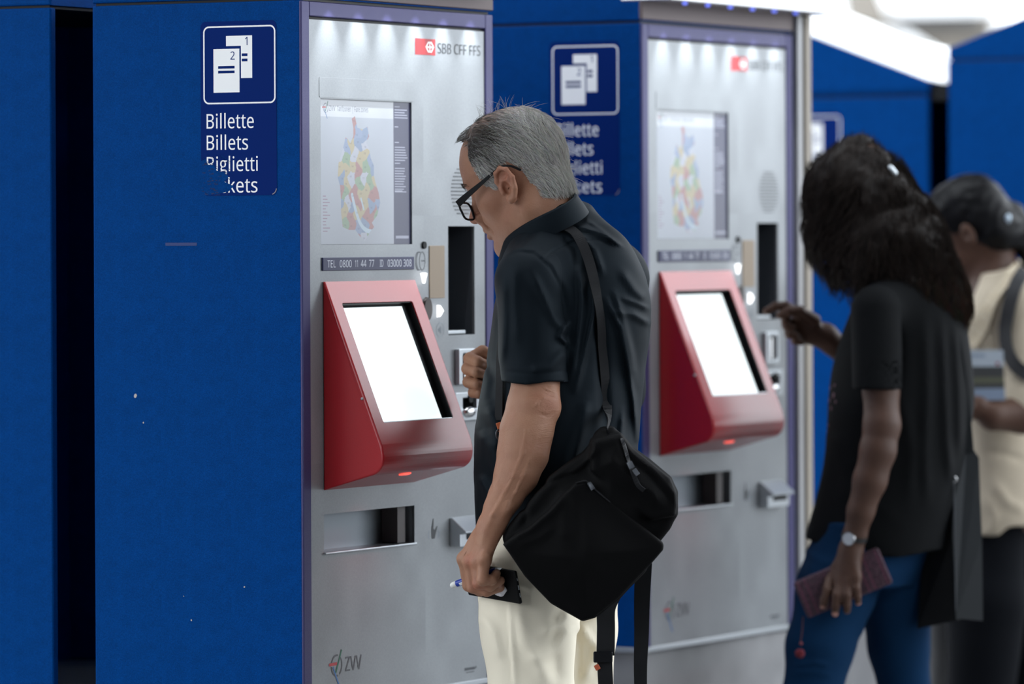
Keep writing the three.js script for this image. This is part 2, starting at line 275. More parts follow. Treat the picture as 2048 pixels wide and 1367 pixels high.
  print(t, 'number_print', 0.0815, 0.4525, 1.389, 1.4135, 0.0034, plateTex, {}, 'white telephone number');
  // prints
  print(t, 'operator_logo', 0.4666, 0.7500, 1.8315, 1.8710, 0.0006, railTex, CLEAR, 'red emblem and dark letters');
  print(t, 'network_logo', 0.090, 0.246, 0.518, 0.640, 0.0006, zvvTex, CLEAR, 'ring emblem with coloured strokes');
  print(t, 'small_print', 0.665, 0.735, 0.528, 0.5455, 0.0006, smallTex, CLEAR);
  print(t, 'hand_sign', 0.504, 0.566, 0.812, 0.868, 0.0006, handTex, CLEAR, 'dark pointing hand sign');
  print(t, 'coin_sign', 0.4610, 0.5150, 1.3845, 1.4265, 0.0006, coinTex, CLEAR);
  print(t, 'sound_sign', 0.550, 0.587, 1.2445, 1.2765, 0.0006, speakTex, CLEAR);
  // fittings
  part(t, 'sensor_knob', new THREE.CylinderGeometry(0.0075, 0.008, 0.004, 20).rotateX(Math.PI / 2).translate(0.4985, 1.4383, 0.002), blackPlastic);
  part(t, 'cover_panel', extrude(rectShape(0.5215, 1.3272, 0.5858, 1.4372, 0.002), 0.002, 0.0006), std(rgb(0.27, 0.21, 0.15), 0.55), 'tan cover panel');
  { const s = new THREE.Shape(); s.moveTo(0.484, 1.3795); s.quadraticCurveTo(0.498, 1.3825, 0.513, 1.3795); s.lineTo(0.5035, 1.3595); s.quadraticCurveTo(0.498, 1.357, 0.4925, 1.3595); s.closePath();
    part(t, 'arrow_light', extrude(s, 0.001), arrowMat, 'lit white arrow pointing down');
    const r = new THREE.Shape(); r.moveTo(0.5535, 1.3125); r.lineTo(0.569, 1.3115); r.lineTo(0.583, 1.3005); r.lineTo(0.569, 1.2885); r.lineTo(0.5535, 1.287); r.closePath();
    part(t, 'arrow_light', extrude(r, 0.001), arrowMat, 'lit white arrow pointing right');
    for (const [x, y] of [[0.498, 1.37], [0.566, 1.3]]) { const l = new THREE.PointLight(0xffffff, 0.0015); l.position.set(x, y, 0.008); l.name = 'arrow_glow'; l.castShadow = true; t.add(l); } }
  part(t, 'key_slot', new THREE.CylinderGeometry(0.026, 0.028, 0.006, 28).rotateX(Math.PI / 2).scale(0.62, 0.9, 1).translate(0.509, 1.305, 0.003), std(rgb(0.03, 0.022, 0.02), 0.4, 0.3), 'dark oval coin slot');
  { const rows = []; for (let j = -6; j <= 6; j++) { const half = Math.sqrt(1 - (j / 7) ** 2) * 0.052; const n = Math.max(3, Math.round(half * 2 / 0.0065)); for (let i = 0; i < n; i++) rows.push(new THREE.CircleGeometry(0.0019, 6).translate(0.668 - half + (i + 0.5) * 2 * half / n, 1.5515 + j * 0.0078, 0.0005)); }
    part(t, 'speaker_holes', mergeGeometries(rows), blackPlastic, 'oval field of small holes'); }
  { const f = rectShape(0.630, 1.143, 0.7, 1.219, 0.003); f.holes.push(rectPath(0.645, 1.152, 0.690, 1.209, 0.006)); const g = part(t, 'card_reader', extrude(f, 0.012, 0.002), satinSteel, 'steel card reader frame');
    part(g, 'card_slot', box(0.645, 0.690, 1.152, 1.209, 0, 0.002), blackPlastic); part(g, 'card_guide', new THREE.CylinderGeometry(0.011, 0.011, 0.05, 20).rotateX(0).scale(1, 1, 0.7).translate(0.655, 1.18, 0.008), steel); }
  { const f = rectShape(0.621, 1.066, 0.729, 1.127, 0.003); f.holes.push(rectPath(0.652, 1.092, 0.713, 1.1145)); const g = part(t, 'pin_reader', extrude(f, 0.008, 0.002), satinSteel, 'steel reader with dark mouth');
    part(g, 'mouth_lip', new THREE.SphereGeometry(0.022, 24, 14).scale(1, 0.55, 0.6).translate(0.675, 1.085, 0.008), steel); part(g, 'mouth_knob', new THREE.CylinderGeometry(0.009, 0.009, 0.01, 20).rotateX(Math.PI / 2).translate(0.682, 1.113, 0.006), blackPlastic); }
  { // hooded change slot
    const s = new THREE.Shape(); s.moveTo(0, 0.804); s.lineTo(0, 0.864); s.lineTo(0.006, 0.864); s.lineTo(0.040, 0.836); s.lineTo(0.040, 0.833); s.lineTo(0.026, 0.829); s.lineTo(0.026, 0.804); s.closePath();
    const g = new THREE.ExtrudeGeometry(s, { depth: 0.114, bevelEnabled: true, bevelThickness: 0.002, bevelSize: 0.002, bevelOffset: -0.002, bevelSegments: 2 }); g.rotateY(-Math.PI / 2).translate(0.721, 0, 0);
    const h = part(t, 'change_slot', g, satinSteel, 'hooded steel slot'); part(h, 'slot_mouth', box(0.632, 0.705, 0.818, 0.829, 0.02, 0.0275), blackPlastic); part(h, 'key_mark', box(0.655, 0.667, 0.843, 0.8445, 0.028, 0.0293), blackPlastic); }
  // console
  {
    const s = new THREE.Shape(); s.moveTo(0, 0.946); s.lineTo(0, 1.3661); s.lineTo(0.004, 1.3661); s.lineTo(0.1340, 1.0405); s.quadraticCurveTo(0.1455, 1.0050, 0.1305, 0.9885); s.quadraticCurveTo(0.1240, 0.9810, 0.1143, 0.9783); s.closePath();
    let g = new THREE.ExtrudeGeometry(s, { depth: 0.374 - 0.008, bevelEnabled: true, bevelThickness: 0.004, bevelSize: 0.004, bevelOffset: -0.004, bevelSegments: 3, curveSegments: 10 }); g.rotateY(-Math.PI / 2).translate(0.458 - 0.004, 0, 0);
    // the sloping face: origin at its upper edge, q runs down the slope, n points out of it
    const q = V(0, -0.3303, 0.1354).normalize(), n = V(0, 0.1354, 0.3303).normalize();
    const frame = new THREE.Matrix4().makeBasis(V(1, 0, 0), q, n).setPosition(0, 1.3661, 0);
    const onFace = (geo) => geo.applyMatrix4(frame);
    const cutG = extrude(rectShape(0.1235, 0.0480, 0.4135, 0.3070, 0.006), 0.05).translate(0, 0, -0.014); // q runs down, so the basis is left handed: flip
    { const a = cutG.attributes; for (const k of Object.values(a)) for (let i = 0; i < k.count; i += 3) for (let c = 0; c < k.itemSize; c++) { const v = k.getComponent(i + 1, c); k.setComponent(i + 1, c, k.getComponent(i + 2, c)); k.setComponent(i + 2, c, v); } }
    onFace(cutG); cutG.computeVertexNormals();
    const ev = new Evaluator(); ev.attributes = ['position', 'normal']; ev.useGroups = false; for (const k of [g, cutG]) k.deleteAttribute('uv');
    const A = new Brush(g), B = new Brush(cutG); A.updateMatrixWorld(); B.updateMatrixWorld();
    const body = ev.evaluate(A, B, SUBTRACTION).geometry;
    const c = part(t, 'console', metreUV(body), redPaint, 'red wedge shaped console');
    const flip = (geo) => { const ix = geo.index; if (ix) { for (let i = 0; i < ix.count; i += 3) { const k = ix.getX(i + 1); ix.setX(i + 1, ix.getX(i + 2)); ix.setX(i + 2, k); } } geo.computeVertexNormals(); return geo; };
    part(c, 'bezel', flip(onFace(mergeGeometries([box(0.1240, 0.4130, 0.0485, 0.3065, -0.0138, -0.0120), box(0.4105, 0.4134, 0.0485, 0.3065, -0.0120, 0.0006), box(0.1236, 0.1250, 0.0485, 0.3065, -0.0120, 0.0004), box(0.1240, 0.4130, 0.0481, 0.0500, -0.0120, 0.0006)]))), blackPlastic, 'black bezel inside the console');
    part(c, 'screen', flip(onFace(box(0.1250, 0.3830, 0.0545, 0.3045, -0.0118, -0.0085))), screenMat, 'white glowing touch screen');
    part(c, 'screen_edge', flip(onFace(box(0.1250, 0.4120, 0.3050, 0.3065, -0.0118, 0.0))), satinSteel);
    const l = new THREE.RectAreaLight(rgb(0.88, 0.98, 1), 1.2, 0.25, 0.245); l.name = 'screen_glow'; l.castShadow = true; t.add(l);
    const pos = V(0.254, 0, 0).applyMatrix4(frame).addScaledVector(q, 0.18).addScaledVector(n, -0.004); l.position.copy(pos);
    l.lookAt(pos.clone().add(n)); // local frame: RectAreaLight shines along -z, lookAt turns +z for lights towards the target
    l.quaternion.setFromUnitVectors(V(0, 0, -1), n);
    const glow = rbox(0.207, 0.243, 0.9635, 0.966, 0.095, 0.109, 0.001); glow.rotateX(0); part(c, 'scanner_light', new THREE.CapsuleGeometry(0.007, 0.026, 4, 12).rotateZ(Math.PI / 2).scale(1, 0.35, 1).rotateX(-0.28).translate(0.232, 0.9745, 0.105), redGlow, 'red scanner light');
    const sl = new THREE.SpotLight(rgb(1, 0.1, 0.1), 0.10, 0, 0.9, 0.8); sl.position.set(0.232, 0.968, 0.105); sl.target.position.set(0.2, 0.6, 0.0); sl.name = 'scanner_beam'; sl.castShadow = true; t.add(sl, sl.target);
    part(c, 'screw', new THREE.SphereGeometry(0.003, 12, 8).translate(0.0835, 1.1314, 0.091), satinSteel);
  }
  // canopy with six lamps
  {
    const c = part(t, 'canopy', rbox(-0.002, W + 0.004, 1.979, 2.022, -0.05, 0.078, 0.004), steel, 'steel canopy over the front');
    part(c, 'canopy_strip', rbox(0.03, W - 0.03, 2.022, 2.03, 0.0, 0.07, 0.002), blackPlastic);
    for (let i = 0; i < 6; i++) {
      const x = 0.1083 + i * 0.1185, lamp = part(c, 'lamp', new THREE.CylinderGeometry(0.006, 0.005, 0.006, 16).translate(x, 1.977, 0.058), ledMat, 'small blue white lamp');
      const s = new THREE.SpotLight(rgb(0.90, 0.96, 1.0), 0.8, 0, 0.46, 1.0); s.position.set(x, 1.9735, 0.058); s.target.position.set(x, 1.2, -0.21); s.name = 'canopy_lamp'; s.shadow.radius = 0.25; s.castShadow = true; t.add(s, s.target);
    }
  }
  // flank sticker, facing -x
  { const g = new THREE.PlaneGeometry(0.180, 0.352).rotateY(-Math.PI / 2).translate(-0.0006, 1.716, -0.1445); part(t, 'ticket_sign', g, sheet(stickerTex, { transparent: true, roughness: 0.6, specularIntensity: 0.08 }), 'dark blue sticker with two white tickets and four words'); }
  return t;
}
const machineA = ticketMachine('ticket_machine', 'nearest blue ticket machine, in front of the man with the shoulder bag', at(0), 0);
{ // chips in the paint of the nearer flank
  const chipMat = std(rgb(0.5, 0.47, 0.45), 0.8);
  for (const [w, y, r] of [[-0.394, 1.1346, 0.0042], [-0.375, 1.08, 0.0018], [-0.136, 0.7529, 0.002], [-0.262, 0.682, 0.0018], [-0.28, 0.73, 0.001]]) part(machineA, 'paint_chip', new THREE.CircleGeometry(r, 7).scale(0.85, 1.1, 1).rotateZ(w * 9).rotateY(-Math.PI / 2).translate(-0.0005, y, w), chipMat, 'pale chip in the paint');
  part(machineA, 'paint_scuff', new THREE.PlaneGeometry(0.075, 0.006).rotateY(-Math.PI / 2).translate(-0.0005, 1.4428, -0.2825), std(rgb(0.004, 0.025, 0.15), 0.6));
}
const machineB = ticketMachine('ticket_machine', 'second blue ticket machine, the one the woman in the black top reaches for', at(1.505), 0.008);

// plain cabinets seen only from the flank: they stand back to back with the machines of the front row
function backCabinet(label, pos, dy, capMat, capLabel, sticker) {
  const t = thing('ticket_machine', label, 'ticket machine', [pos[0], dy + LIFT, pos[2]], THETA);
  cabinetShell(t, dy);
  const s = new THREE.Shape(); s.moveTo(0, SEAM + 0.003); s.lineTo(0, 1.966); s.lineTo(-DEP, 2.145); s.lineTo(-DEP, SEAM + 0.003); s.closePath();
  const g = new THREE.ExtrudeGeometry(s, { depth: W - 0.008, bevelEnabled: true, bevelThickness: 0.004, bevelSize: 0.004, bevelOffset: -0.004, bevelSegments: 2 }); g.rotateY(-Math.PI / 2).translate(W - 0.004, 0, 0);
  part(t, 'cap', metreUV(g), capPaint, 'blue sloping cap');
  part(t, 'front_frame', rbox(0.0, W, BASE, SEAM, -DEP - 0.004, -DEP, 0.002), frameMetal);
  if (sticker) part(t, 'ticket_sign', new THREE.PlaneGeometry(0.180, 0.352).rotateY(-Math.PI / 2).translate(-0.0006, 1.716, -0.35), sheet(stickerTex, { transparent: true, roughness: 0.6, specularIntensity: 0.08 }), 'sticker with two white tickets');
  return t;
}
backCabinet('blue ticket machine cut by the left edge of the photo', at(0, -0.597), 0, null, null, false);
{ // the pair at the far right
  const C = backCabinet('far blue ticket machine under a glowing white roof, behind the curly haired woman', at(4.0, -0.386), -0.095, null, null, true);
  C.remove(C.children.find((m) => m.name === 'cap'));
  const s = new THREE.Shape(); s.moveTo(0, 1.972); s.lineTo(-0.35, 2.103); s.lineTo(-DEP, 2.158); s.lineTo(-DEP, SEAM + 0.003); s.lineTo(0, SEAM + 0.003); s.closePath();
  const g = new THREE.ExtrudeGeometry(s, { depth: 0.112, bevelEnabled: true, bevelThickness: 0.004, bevelSize: 0.004, bevelOffset: -0.004, bevelSegments: 2 }); g.rotateY(-Math.PI / 2).translate(0.116, 0, 0);
  part(C, 'top_panel', metreUV(rbox(0, W, SEAM + 0.005, SEAM + 0.02, -DEP, 0, 0.003)), bluePaint);
  part(C, 'cap', metreUV(g), capPaint, 'blue sloping cap');
  const r = new THREE.Shape(); r.moveTo(0.045, 1.966); r.lineTo(0.055, 1.975); r.lineTo(0.05, 2.03); r.lineTo(0.03, 2.062); r.lineTo(-0.12, 2.108); r.lineTo(-DEP, 2.25); r.lineTo(-DEP, 2.162); r.lineTo(-0.35, 2.106); r.lineTo(0, 1.976); r.closePath();
  const rg = new THREE.ExtrudeGeometry(r, { depth: 0.12, bevelEnabled: true, bevelThickness: 0.006, bevelSize: 0.006, bevelOffset: -0.006, bevelSegments: 3 }); rg.rotateY(-Math.PI / 2).translate(0.12, 0, 0);
  part(C, 'roof', rg, new THREE.MeshStandardMaterial({ color: 0xffffff, roughness: 0.4, emissive: rgb(0.92, 0.97, 1), emissiveIntensity: 1.5 }), 'white glowing roof');
  const l = new THREE.RectAreaLight(rgb(0.92, 0.97, 1), 1.2, 0.5, 0.09); l.name = 'roof_glow'; l.castShadow = true; l.position.set(-0.012, 2.07, -0.2); l.quaternion.setFromUnitVectors(V(0, 0, -1), V(-1, 0, 0)); C.add(l);
  part(C, 'joint_cover', box(0.02, W - 0.02, 1.92, 1.966, 0.0, 0.05), blackPlastic);
  const D = thing('ticket_machine', 'far blue ticket machine cut by the right edge of the photo', 'ticket machine', at(4.0, 0.17, LIFT), THETA);
  cabinetShell(D);
  const d = new THREE.Shape(); d.moveTo(0, SEAM + 0.003); d.lineTo(0, 2.14); d.lineTo(-DEP, 1.966); d.lineTo(-DEP, SEAM + 0.003); d.closePath();
  const dg = new THREE.ExtrudeGeometry(d, { depth: W - 0.008, bevelEnabled: true, bevelThickness: 0.004, bevelSize: 0.004, bevelOffset: -0.004, bevelSegments: 2 }); dg.rotateY(-Math.PI / 2).translate(W - 0.004, 0, 0);
  part(D, 'cap', metreUV(dg), capPaint, 'blue sloping cap');
  part(D, 'front_plate', box(0.034, 0.766, BASE, 1.89, -0.006, 0.0), aluPanel);
}
{ // chrome post under the outer canopy end; its reflections are painted as strips
  const t = part(machineB, 'side_post', rbox(0.812, 0.838, -LIFT - 0.008, 1.979, -0.04, 0.012, 0.004), std(rgb(0.36, 0.36, 0.37), 0.45, 0.3), 'chrome post with grey and beige reflections painted as strips');
  part(t, 'dark_reflection', rbox(0.838, 0.860, -LIFT - 0.008, 1.979, -0.04, -0.004, 0.003), std(rgb(0.07, 0.075, 0.08), 0.5)); part(t, 'beige_reflection', rbox(0.860, 0.893, -LIFT - 0.008, 1.979, -0.04, 0.010, 0.004), std(rgb(0.34, 0.30, 0.25), 0.6), 'beige painted reflection');
  part(t, 'canopy_end', rbox(0.800, 0.895, 1.979, 2.022, -0.05, 0.070, 0.004), steel);
}
{ // far roof edge of the station, out of focus
  const z = 70, t = thing('roof_beam', 'pale concrete roof beam with a grey underside, blurred far behind the machines', 'beam', P(1860, 100, z).setY(0).toArray());
  const q = (x, y, dz = 0) => P(x, y, z).sub(t.position).add(V(0, 0, dz));
  const slab = (pts, d, m, n) => { const s = new THREE.Shape(); pts.forEach(([x, y], i) => { const v = q(x, y); i ? s.lineTo(v.x, v.y) : s.moveTo(v.x, v.y); }); part(t, n, extrude(s, d).translate(0, 0, -d), m); };
  slab([[1688, -40], [1702, 50], [1830, 62], [1905, 110], [1990, 60], [2010, 20], [1780, 24], [1755, -40]], 1.5, concrete, 'pale_beam');
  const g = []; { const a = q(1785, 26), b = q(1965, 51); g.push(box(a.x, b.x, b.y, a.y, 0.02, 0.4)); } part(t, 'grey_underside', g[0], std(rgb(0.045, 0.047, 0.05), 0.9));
  part(t, 'pillar', box(q(1960, 0).x - 0.3, q(1960, 0).x + 0.3, 0, q(1960, 60).y, -1.2, -0.6), concrete);
}
// ---------------------------------------------------------------- soft bodies: distance fields meshed on a grid
// a primitive: d(x,y,z) distance, bounding sphere (cx,cy,cz,R), k how softly it joins what comes before it, sub: carved away
const cone = (a, b, ra, rb, k = 0.01, sub = false) => {
  const ax = a.x, ay = a.y, az = a.z, bx = b.x - ax, by = b.y - ay, bz = b.z - az, L = bx * bx + by * by + bz * bz || 1e-9;
  return { k, sub, cx: ax + bx / 2, cy: ay + by / 2, cz: az + bz / 2, R: Math.sqrt(L) / 2 + Math.max(ra, rb),
    d: (x, y, z) => { const px = x - ax, py = y - ay, pz = z - az; let t = (px * bx + py * by + pz * bz) / L; t = t < 0 ? 0 : t > 1 ? 1 : t; const qx = px - t * bx, qy = py - t * by, qz = pz - t * bz; return Math.sqrt(qx * qx + qy * qy + qz * qz) - ra - (rb - ra) * t; } };
};
const chain = (pts, k = 0.01, k0 = k) => pts.slice(1).map((p, i) => cone(pts[i][0], p[0], pts[i][1], p[1], i ? k : k0));
const ball = (c, r, k = 0.01, sub = false) => ({ k, sub, cx: c.x, cy: c.y, cz: c.z, R: r, d: (x, y, z) => Math.hypot(x - c.x, y - c.y, z - c.z) - r });
// ellipsoid with its own axes (u, v, w orthonormal)
const ellip = (c, r, k = 0.01, ax = [V(1, 0, 0), V(0, 1, 0), V(0, 0, 1)], sub = false) => {
  const [u, v, w] = ax, [a, b, e] = r;
  return { k, sub, cx: c.x, cy: c.y, cz: c.z, R: Math.max(...r), d: (x, y, z) => {
    const px = x - c.x, py = y - c.y, pz = z - c.z, i = (px * u.x + py * u.y + pz * u.z) / a, j = (px * v.x + py * v.y + pz * v.z) / b, l = (px * w.x + py * w.y + pz * w.z) / e;
    const k0 = Math.sqrt(i * i + j * j + l * l), k1 = Math.sqrt(i * i / a / a + j * j / b / b + l * l / e / e); return k1 < 1e-9 ? -Math.min(a, b, e) : k0 * (k0 - 1) / k1; } };
};
// trunk: elliptical sections [y, centre x, centre z, half along s, half along f]; s and f horizontal unit vectors
const trunk = (secs, s, f, k = 0.02) => {
  const ys = secs.map((q) => q[0]), y0 = Math.min(...ys), y1 = Math.max(...ys), S = [...secs].sort((a, b) => a[0] - b[0]), n = S.length;
  let mx = 0, mz = 0, R = 0; for (const q of S) { mx += q[1] / n; mz += q[2] / n; } for (const q of S) R = Math.max(R, Math.hypot(Math.max(q[3], q[4]) + Math.hypot(q[1] - mx, q[2] - mz), (y1 - y0) / 2));
  const cr = (a, b, c, d, t) => b + 0.5 * t * (c - a + t * (2 * a - 5 * b + 4 * c - d + t * (3 * (b - c) + d - a)));
  return { k, cx: mx, cy: (y0 + y1) / 2, cz: mz, R: R + 0.02, d: (x, y, z) => {
    const yc = clamp(y, y0, y1); let i = 0; while (i < n - 2 && S[i + 1][0] < yc) i++;
    const t = (yc - S[i][0]) / (S[i + 1][0] - S[i][0]), A = S[Math.max(i - 1, 0)], B = S[i], C = S[i + 1], D = S[Math.min(i + 2, n - 1)], g = (m) => cr(A[m], B[m], C[m], D[m], t);
    const cx = g(1), cz = g(2), a = g(3), b = g(4), px = x - cx, pz = z - cz, l = (px * s.x + pz * s.z) / a, m = (px * f.x + pz * f.z) / b, k0 = Math.sqrt(l * l + m * m), k1 = Math.sqrt(l * l / a / a + m * m / b / b);
    const d = k1 < 1e-9 ? -Math.min(a, b) : k0 * (k0 - 1) / k1, dy = Math.abs(y - yc); return dy > 0 ? (d > 0 ? Math.hypot(d, dy) : dy) : Math.max(d, -Math.min(y - y0, y1 - y) - 0.02); } };
};
const smin = (a, b, k) => { if (k <= 0) return a < b ? a : b; const h = k - Math.abs(a - b); return h > 0 ? (a < b ? a : b) - h * h / (4 * k) : a < b ? a : b; };
function field(prims, post) {
  const run = (list) => (x, y, z) => { let d = 1e3; for (let i = 0; i < list.length; i++) { const p = list[i], e = p.d(x, y, z); d = p.sub ? -smin(-d, e, p.k) : smin(d, e, p.k); } return post ? post(x, y, z, d) : d; };
  const f = run(prims); f.near = (x, y, z, r) => run(prims.filter((p) => Math.hypot(x - p.cx, y - p.cy, z - p.cz) - p.R < r * 2.2 + p.k + 0.05)); return f;
}
// surface of f < 0 inside the box lo..hi, cell size h
function surface(f, lo, hi, h, color) {
  const B = 8, nx = Math.ceil((hi.x - lo.x) / h / B) * B + 1, ny = Math.ceil((hi.y - lo.y) / h / B) * B + 1, nz = Math.ceil((hi.z - lo.z) / h / B) * B + 1, sy = nx, sz = nx * ny;
  const F = new Float32Array(nx * ny * nz).fill(1), live = [], half = B * h * 0.87;
  for (let bz = 0; bz < nz - 1; bz += B) for (let by = 0; by < ny - 1; by += B) for (let bx = 0; bx < nx - 1; bx += B) {
    const cx = lo.x + (bx + B / 2) * h, cy = lo.y + (by + B / 2) * h, cz = lo.z + (bz + B / 2) * h, d = f(cx, cy, cz), skip = Math.abs(d) > half * 1.5 + 0.012;
    if (skip) { if (d < 0) for (let k = 0; k <= B; k++) for (let j = 0; j <= B; j++) for (let i = 0; i <= B; i++) { const o = bx + i + (by + j) * sy + (bz + k) * sz; if (F[o] === 1) F[o] = -1; } continue; }
    const g = f.near ? f.near(cx, cy, cz, half) : f;
    for (let k = 0; k <= B; k++) for (let j = 0; j <= B; j++) for (let i = 0; i <= B; i++) { let v = g(lo.x + (bx + i) * h, lo.y + (by + j) * h, lo.z + (bz + k) * h); if (v === 0) v = 1e-7; if (v === 1 || v === -1) v *= 0.999; F[bx + i + (by + j) * sy + (bz + k) * sz] = v; }
    live.push([bx, by, bz]);
  }
  const at = new Int32Array(nx * ny * nz).fill(-1), pos = [], idx = [];
  const E = [[0, 1], [2, 3], [4, 5], [6, 7], [0, 2], [1, 3], [4, 6], [5, 7], [0, 4], [1, 5], [2, 6], [3, 7]], c = new Float32Array(8);
  for (const [bx, by, bz] of live) for (let k = bz; k < bz + B; k++) for (let j = by; j < by + B; j++) for (let i = bx; i < bx + B; i++) {
    const o = i + j * sy + k * sz; let m = 0;
    for (let q = 0; q < 8; q++) { c[q] = F[o + (q & 1) + ((q >> 1) & 1) * sy + (q >> 2) * sz]; if (c[q] < 0) m |= 1 << q; }
    if (m === 0 || m === 255) continue;
    let x = 0, y = 0, z = 0, n = 0;
    for (const [a, b] of E) if ((c[a] < 0) !== (c[b] < 0)) { const t = clamp(c[a] / (c[a] - c[b]), 0.02, 0.98), ax = a & 1, ay = (a >> 1) & 1, az = a >> 2; x += ax + t * ((b & 1) - ax); y += ay + t * (((b >> 1) & 1) - ay); z += az + t * ((b >> 2) - az); n++; }
    at[o] = pos.length / 3; pos.push(lo.x + (i + x / n) * h, lo.y + (j + y / n) * h, lo.z + (k + z / n) * h);
  }
  const quad = (a, b, d, e, s) => { if (a < 0 || b < 0 || d < 0 || e < 0) return; if (s) idx.push(a, b, d, a, d, e); else idx.push(a, d, b, a, e, d); };
  for (const [bx, by, bz] of live) for (let k = bz; k < bz + B; k++) for (let j = by; j < by + B; j++) for (let i = bx; i < bx + B; i++) {
    const o = i + j * sy + k * sz, s = F[o] < 0;
    if (j && k && s !== F[o + 1] < 0) quad(at[o - sy - sz], at[o - sz], at[o], at[o - sy], s);
    if (i && k && s !== F[o + sy] < 0) quad(at[o - 1 - sz], at[o - 1], at[o], at[o - sz], s);
    if (i && j && s !== F[o + sz] < 0) quad(at[o - 1 - sy], at[o - sy], at[o], at[o - 1], s);
  }
  const g = new THREE.BufferGeometry(); g.setAttribute('position', new THREE.BufferAttribute(new Float32Array(pos), 3)); g.setIndex(idx); g.computeVertexNormals();
  const nv = pos.length / 3, uv = new Float32Array(nv * 2); for (let i = 0; i < nv; i++) { uv[i * 2] = pos[i * 3] * 0.8 + pos[i * 3 + 2] * 0.6; uv[i * 2 + 1] = pos[i * 3 + 1]; } g.setAttribute('uv', new THREE.BufferAttribute(uv, 2));
  if (color) { const col = new Float32Array(nv * 3), n = g.attributes.normal; for (let i = 0; i < nv; i++) { const q = color(pos[i * 3], pos[i * 3 + 1], pos[i * 3 + 2], n.getX(i), n.getY(i), n.getZ(i)); col[i * 3] = q[0]; col[i * 3 + 1] = q[1]; col[i * 3 + 2] = q[2]; } g.setAttribute('color', new THREE.BufferAttribute(col, 3)); }
  return g;
}
const gradAt = (f, p, e = 0.002) => V(f(p.x + e, p.y, p.z) - f(p.x - e, p.y, p.z), f(p.x, p.y + e, p.z) - f(p.x, p.y - e, p.z), f(p.x, p.y, p.z + e) - f(p.x, p.y, p.z - e)).normalize();
// walk from `from` along `dir` until the field is met
function meet(f, from, dir, max = 1.2) { const p = from.clone(); let t = 0; for (let i = 0; i < 160 && t < max; i++) { const d = f(p.x, p.y, p.z); if (d < 0.0004) return p; const s = Math.max(d * 0.6, 0.0005); p.addScaledVector(dir, s); t += s; } return p; }
const meetFrom = (f, px, py, z) => { const a = P(px, py, z - 0.6), b = P(px, py, z); return meet(f, a, b.sub(a).normalize()); };
// raised or sunken lines on cloth: [[px,py],...] drawn at depth z, width w (m), height a (m, negative = groove); felt only within `reach` of that depth
function creases(list) {
  const L = list.map(([pts, w, a, z, reach = 0.2]) => { const q = pts.map(([x, y]) => P(x, y, z)); let x0 = 9, x1 = -9, y0 = 9, y1 = -9; for (const v of q) { x0 = Math.min(x0, v.x); x1 = Math.max(x1, v.x); y0 = Math.min(y0, v.y); y1 = Math.max(y1, v.y); } return { q, w, a, z: -z, reach, x0: x0 - 3 * w, x1: x1 + 3 * w, y0: y0 - 3 * w, y1: y1 + 3 * w }; });
  return (x, y, z) => { let s = 0; for (const l of L) { if (x < l.x0 || x > l.x1 || y < l.y0 || y > l.y1 || Math.abs(z - l.z) > l.reach) continue;
    let best = 9, tb = 0; const n = l.q.length - 1; for (let i = 0; i < n; i++) { const a = l.q[i], b = l.q[i + 1], dx = b.x - a.x, dy = b.y - a.y, t = clamp(((x - a.x) * dx + (y - a.y) * dy) / (dx * dx + dy * dy), 0, 1), d = Math.hypot(x - a.x - t * dx, y - a.y - t * dy); if (d < best) { best = d; tb = (i + t) / n; } }
    s += l.a * Math.exp(-((best / l.w) ** 2)) * Math.min(1, 5 * Math.min(tb + 0.05, 1.05 - tb)) * (1 - sstep(0.6, 1, Math.abs(z - l.z) / l.reach)); } return s; };
}
const noise3 = (() => { const a = valueNoise(32, 77), b = valueNoise(32, 177); return (x, y, z) => (a(x + z * 0.7, y + z * 0.31) + b(y - z * 0.53, x * 0.81 + z)) - 1; })();
// flat strap through points: [position, outward normal]; width and thickness in metres
function ribbon(pts, w, th = 0.0016, sub = 6) {
  const curve = new THREE.CatmullRomCurve3(pts.map((p) => p[0]), false, 'centripetal'), nc = new THREE.CatmullRomCurve3(pts.map((p) => p[1]), false, 'centripetal'), N = (pts.length - 1) * sub, pos = [], idx = [], uv = [];
  const wide = typeof w === 'function' ? w : () => w;
  for (let i = 0; i <= N; i++) { const u = i / N, c = curve.getPoint(u), t = curve.getTangent(u), n = nc.getPoint(u), s = t.clone().cross(n).normalize(), m = s.clone().cross(t).normalize(), W2 = wide(u) / 2;
    for (const [a, b] of [[-1, -1], [1, -1], [1, 1], [-1, 1]]) { const q = c.clone().addScaledVector(s, a * W2).addScaledVector(m, b * th / 2); pos.push(q.x, q.y, q.z); uv.push(a * 0.5, u * 8); }
    if (i) for (let e = 0; e < 4; e++) { const a = (i - 1) * 4 + e, b = (i - 1) * 4 + (e + 1) % 4; idx.push(a, a + 4, b, b, a + 4, b + 4); } }
  idx.push(0, 1, 2, 0, 2, 3); const o = N * 4; idx.push(o, o + 2, o + 1, o, o + 3, o + 2);
  const g = new THREE.BufferGeometry(); g.setAttribute('position', new THREE.Float32BufferAttribute(pos, 3)); g.setAttribute('uv', new THREE.Float32BufferAttribute(uv, 2)); g.setIndex(idx); const f = g.toNonIndexed(); f.computeVertexNormals(); return f;
}
const tube = (pts, r, n = 24, rs = 8) => new THREE.TubeGeometry(new THREE.CatmullRomCurve3(pts, false, 'centripetal'), n, r, rs, false);
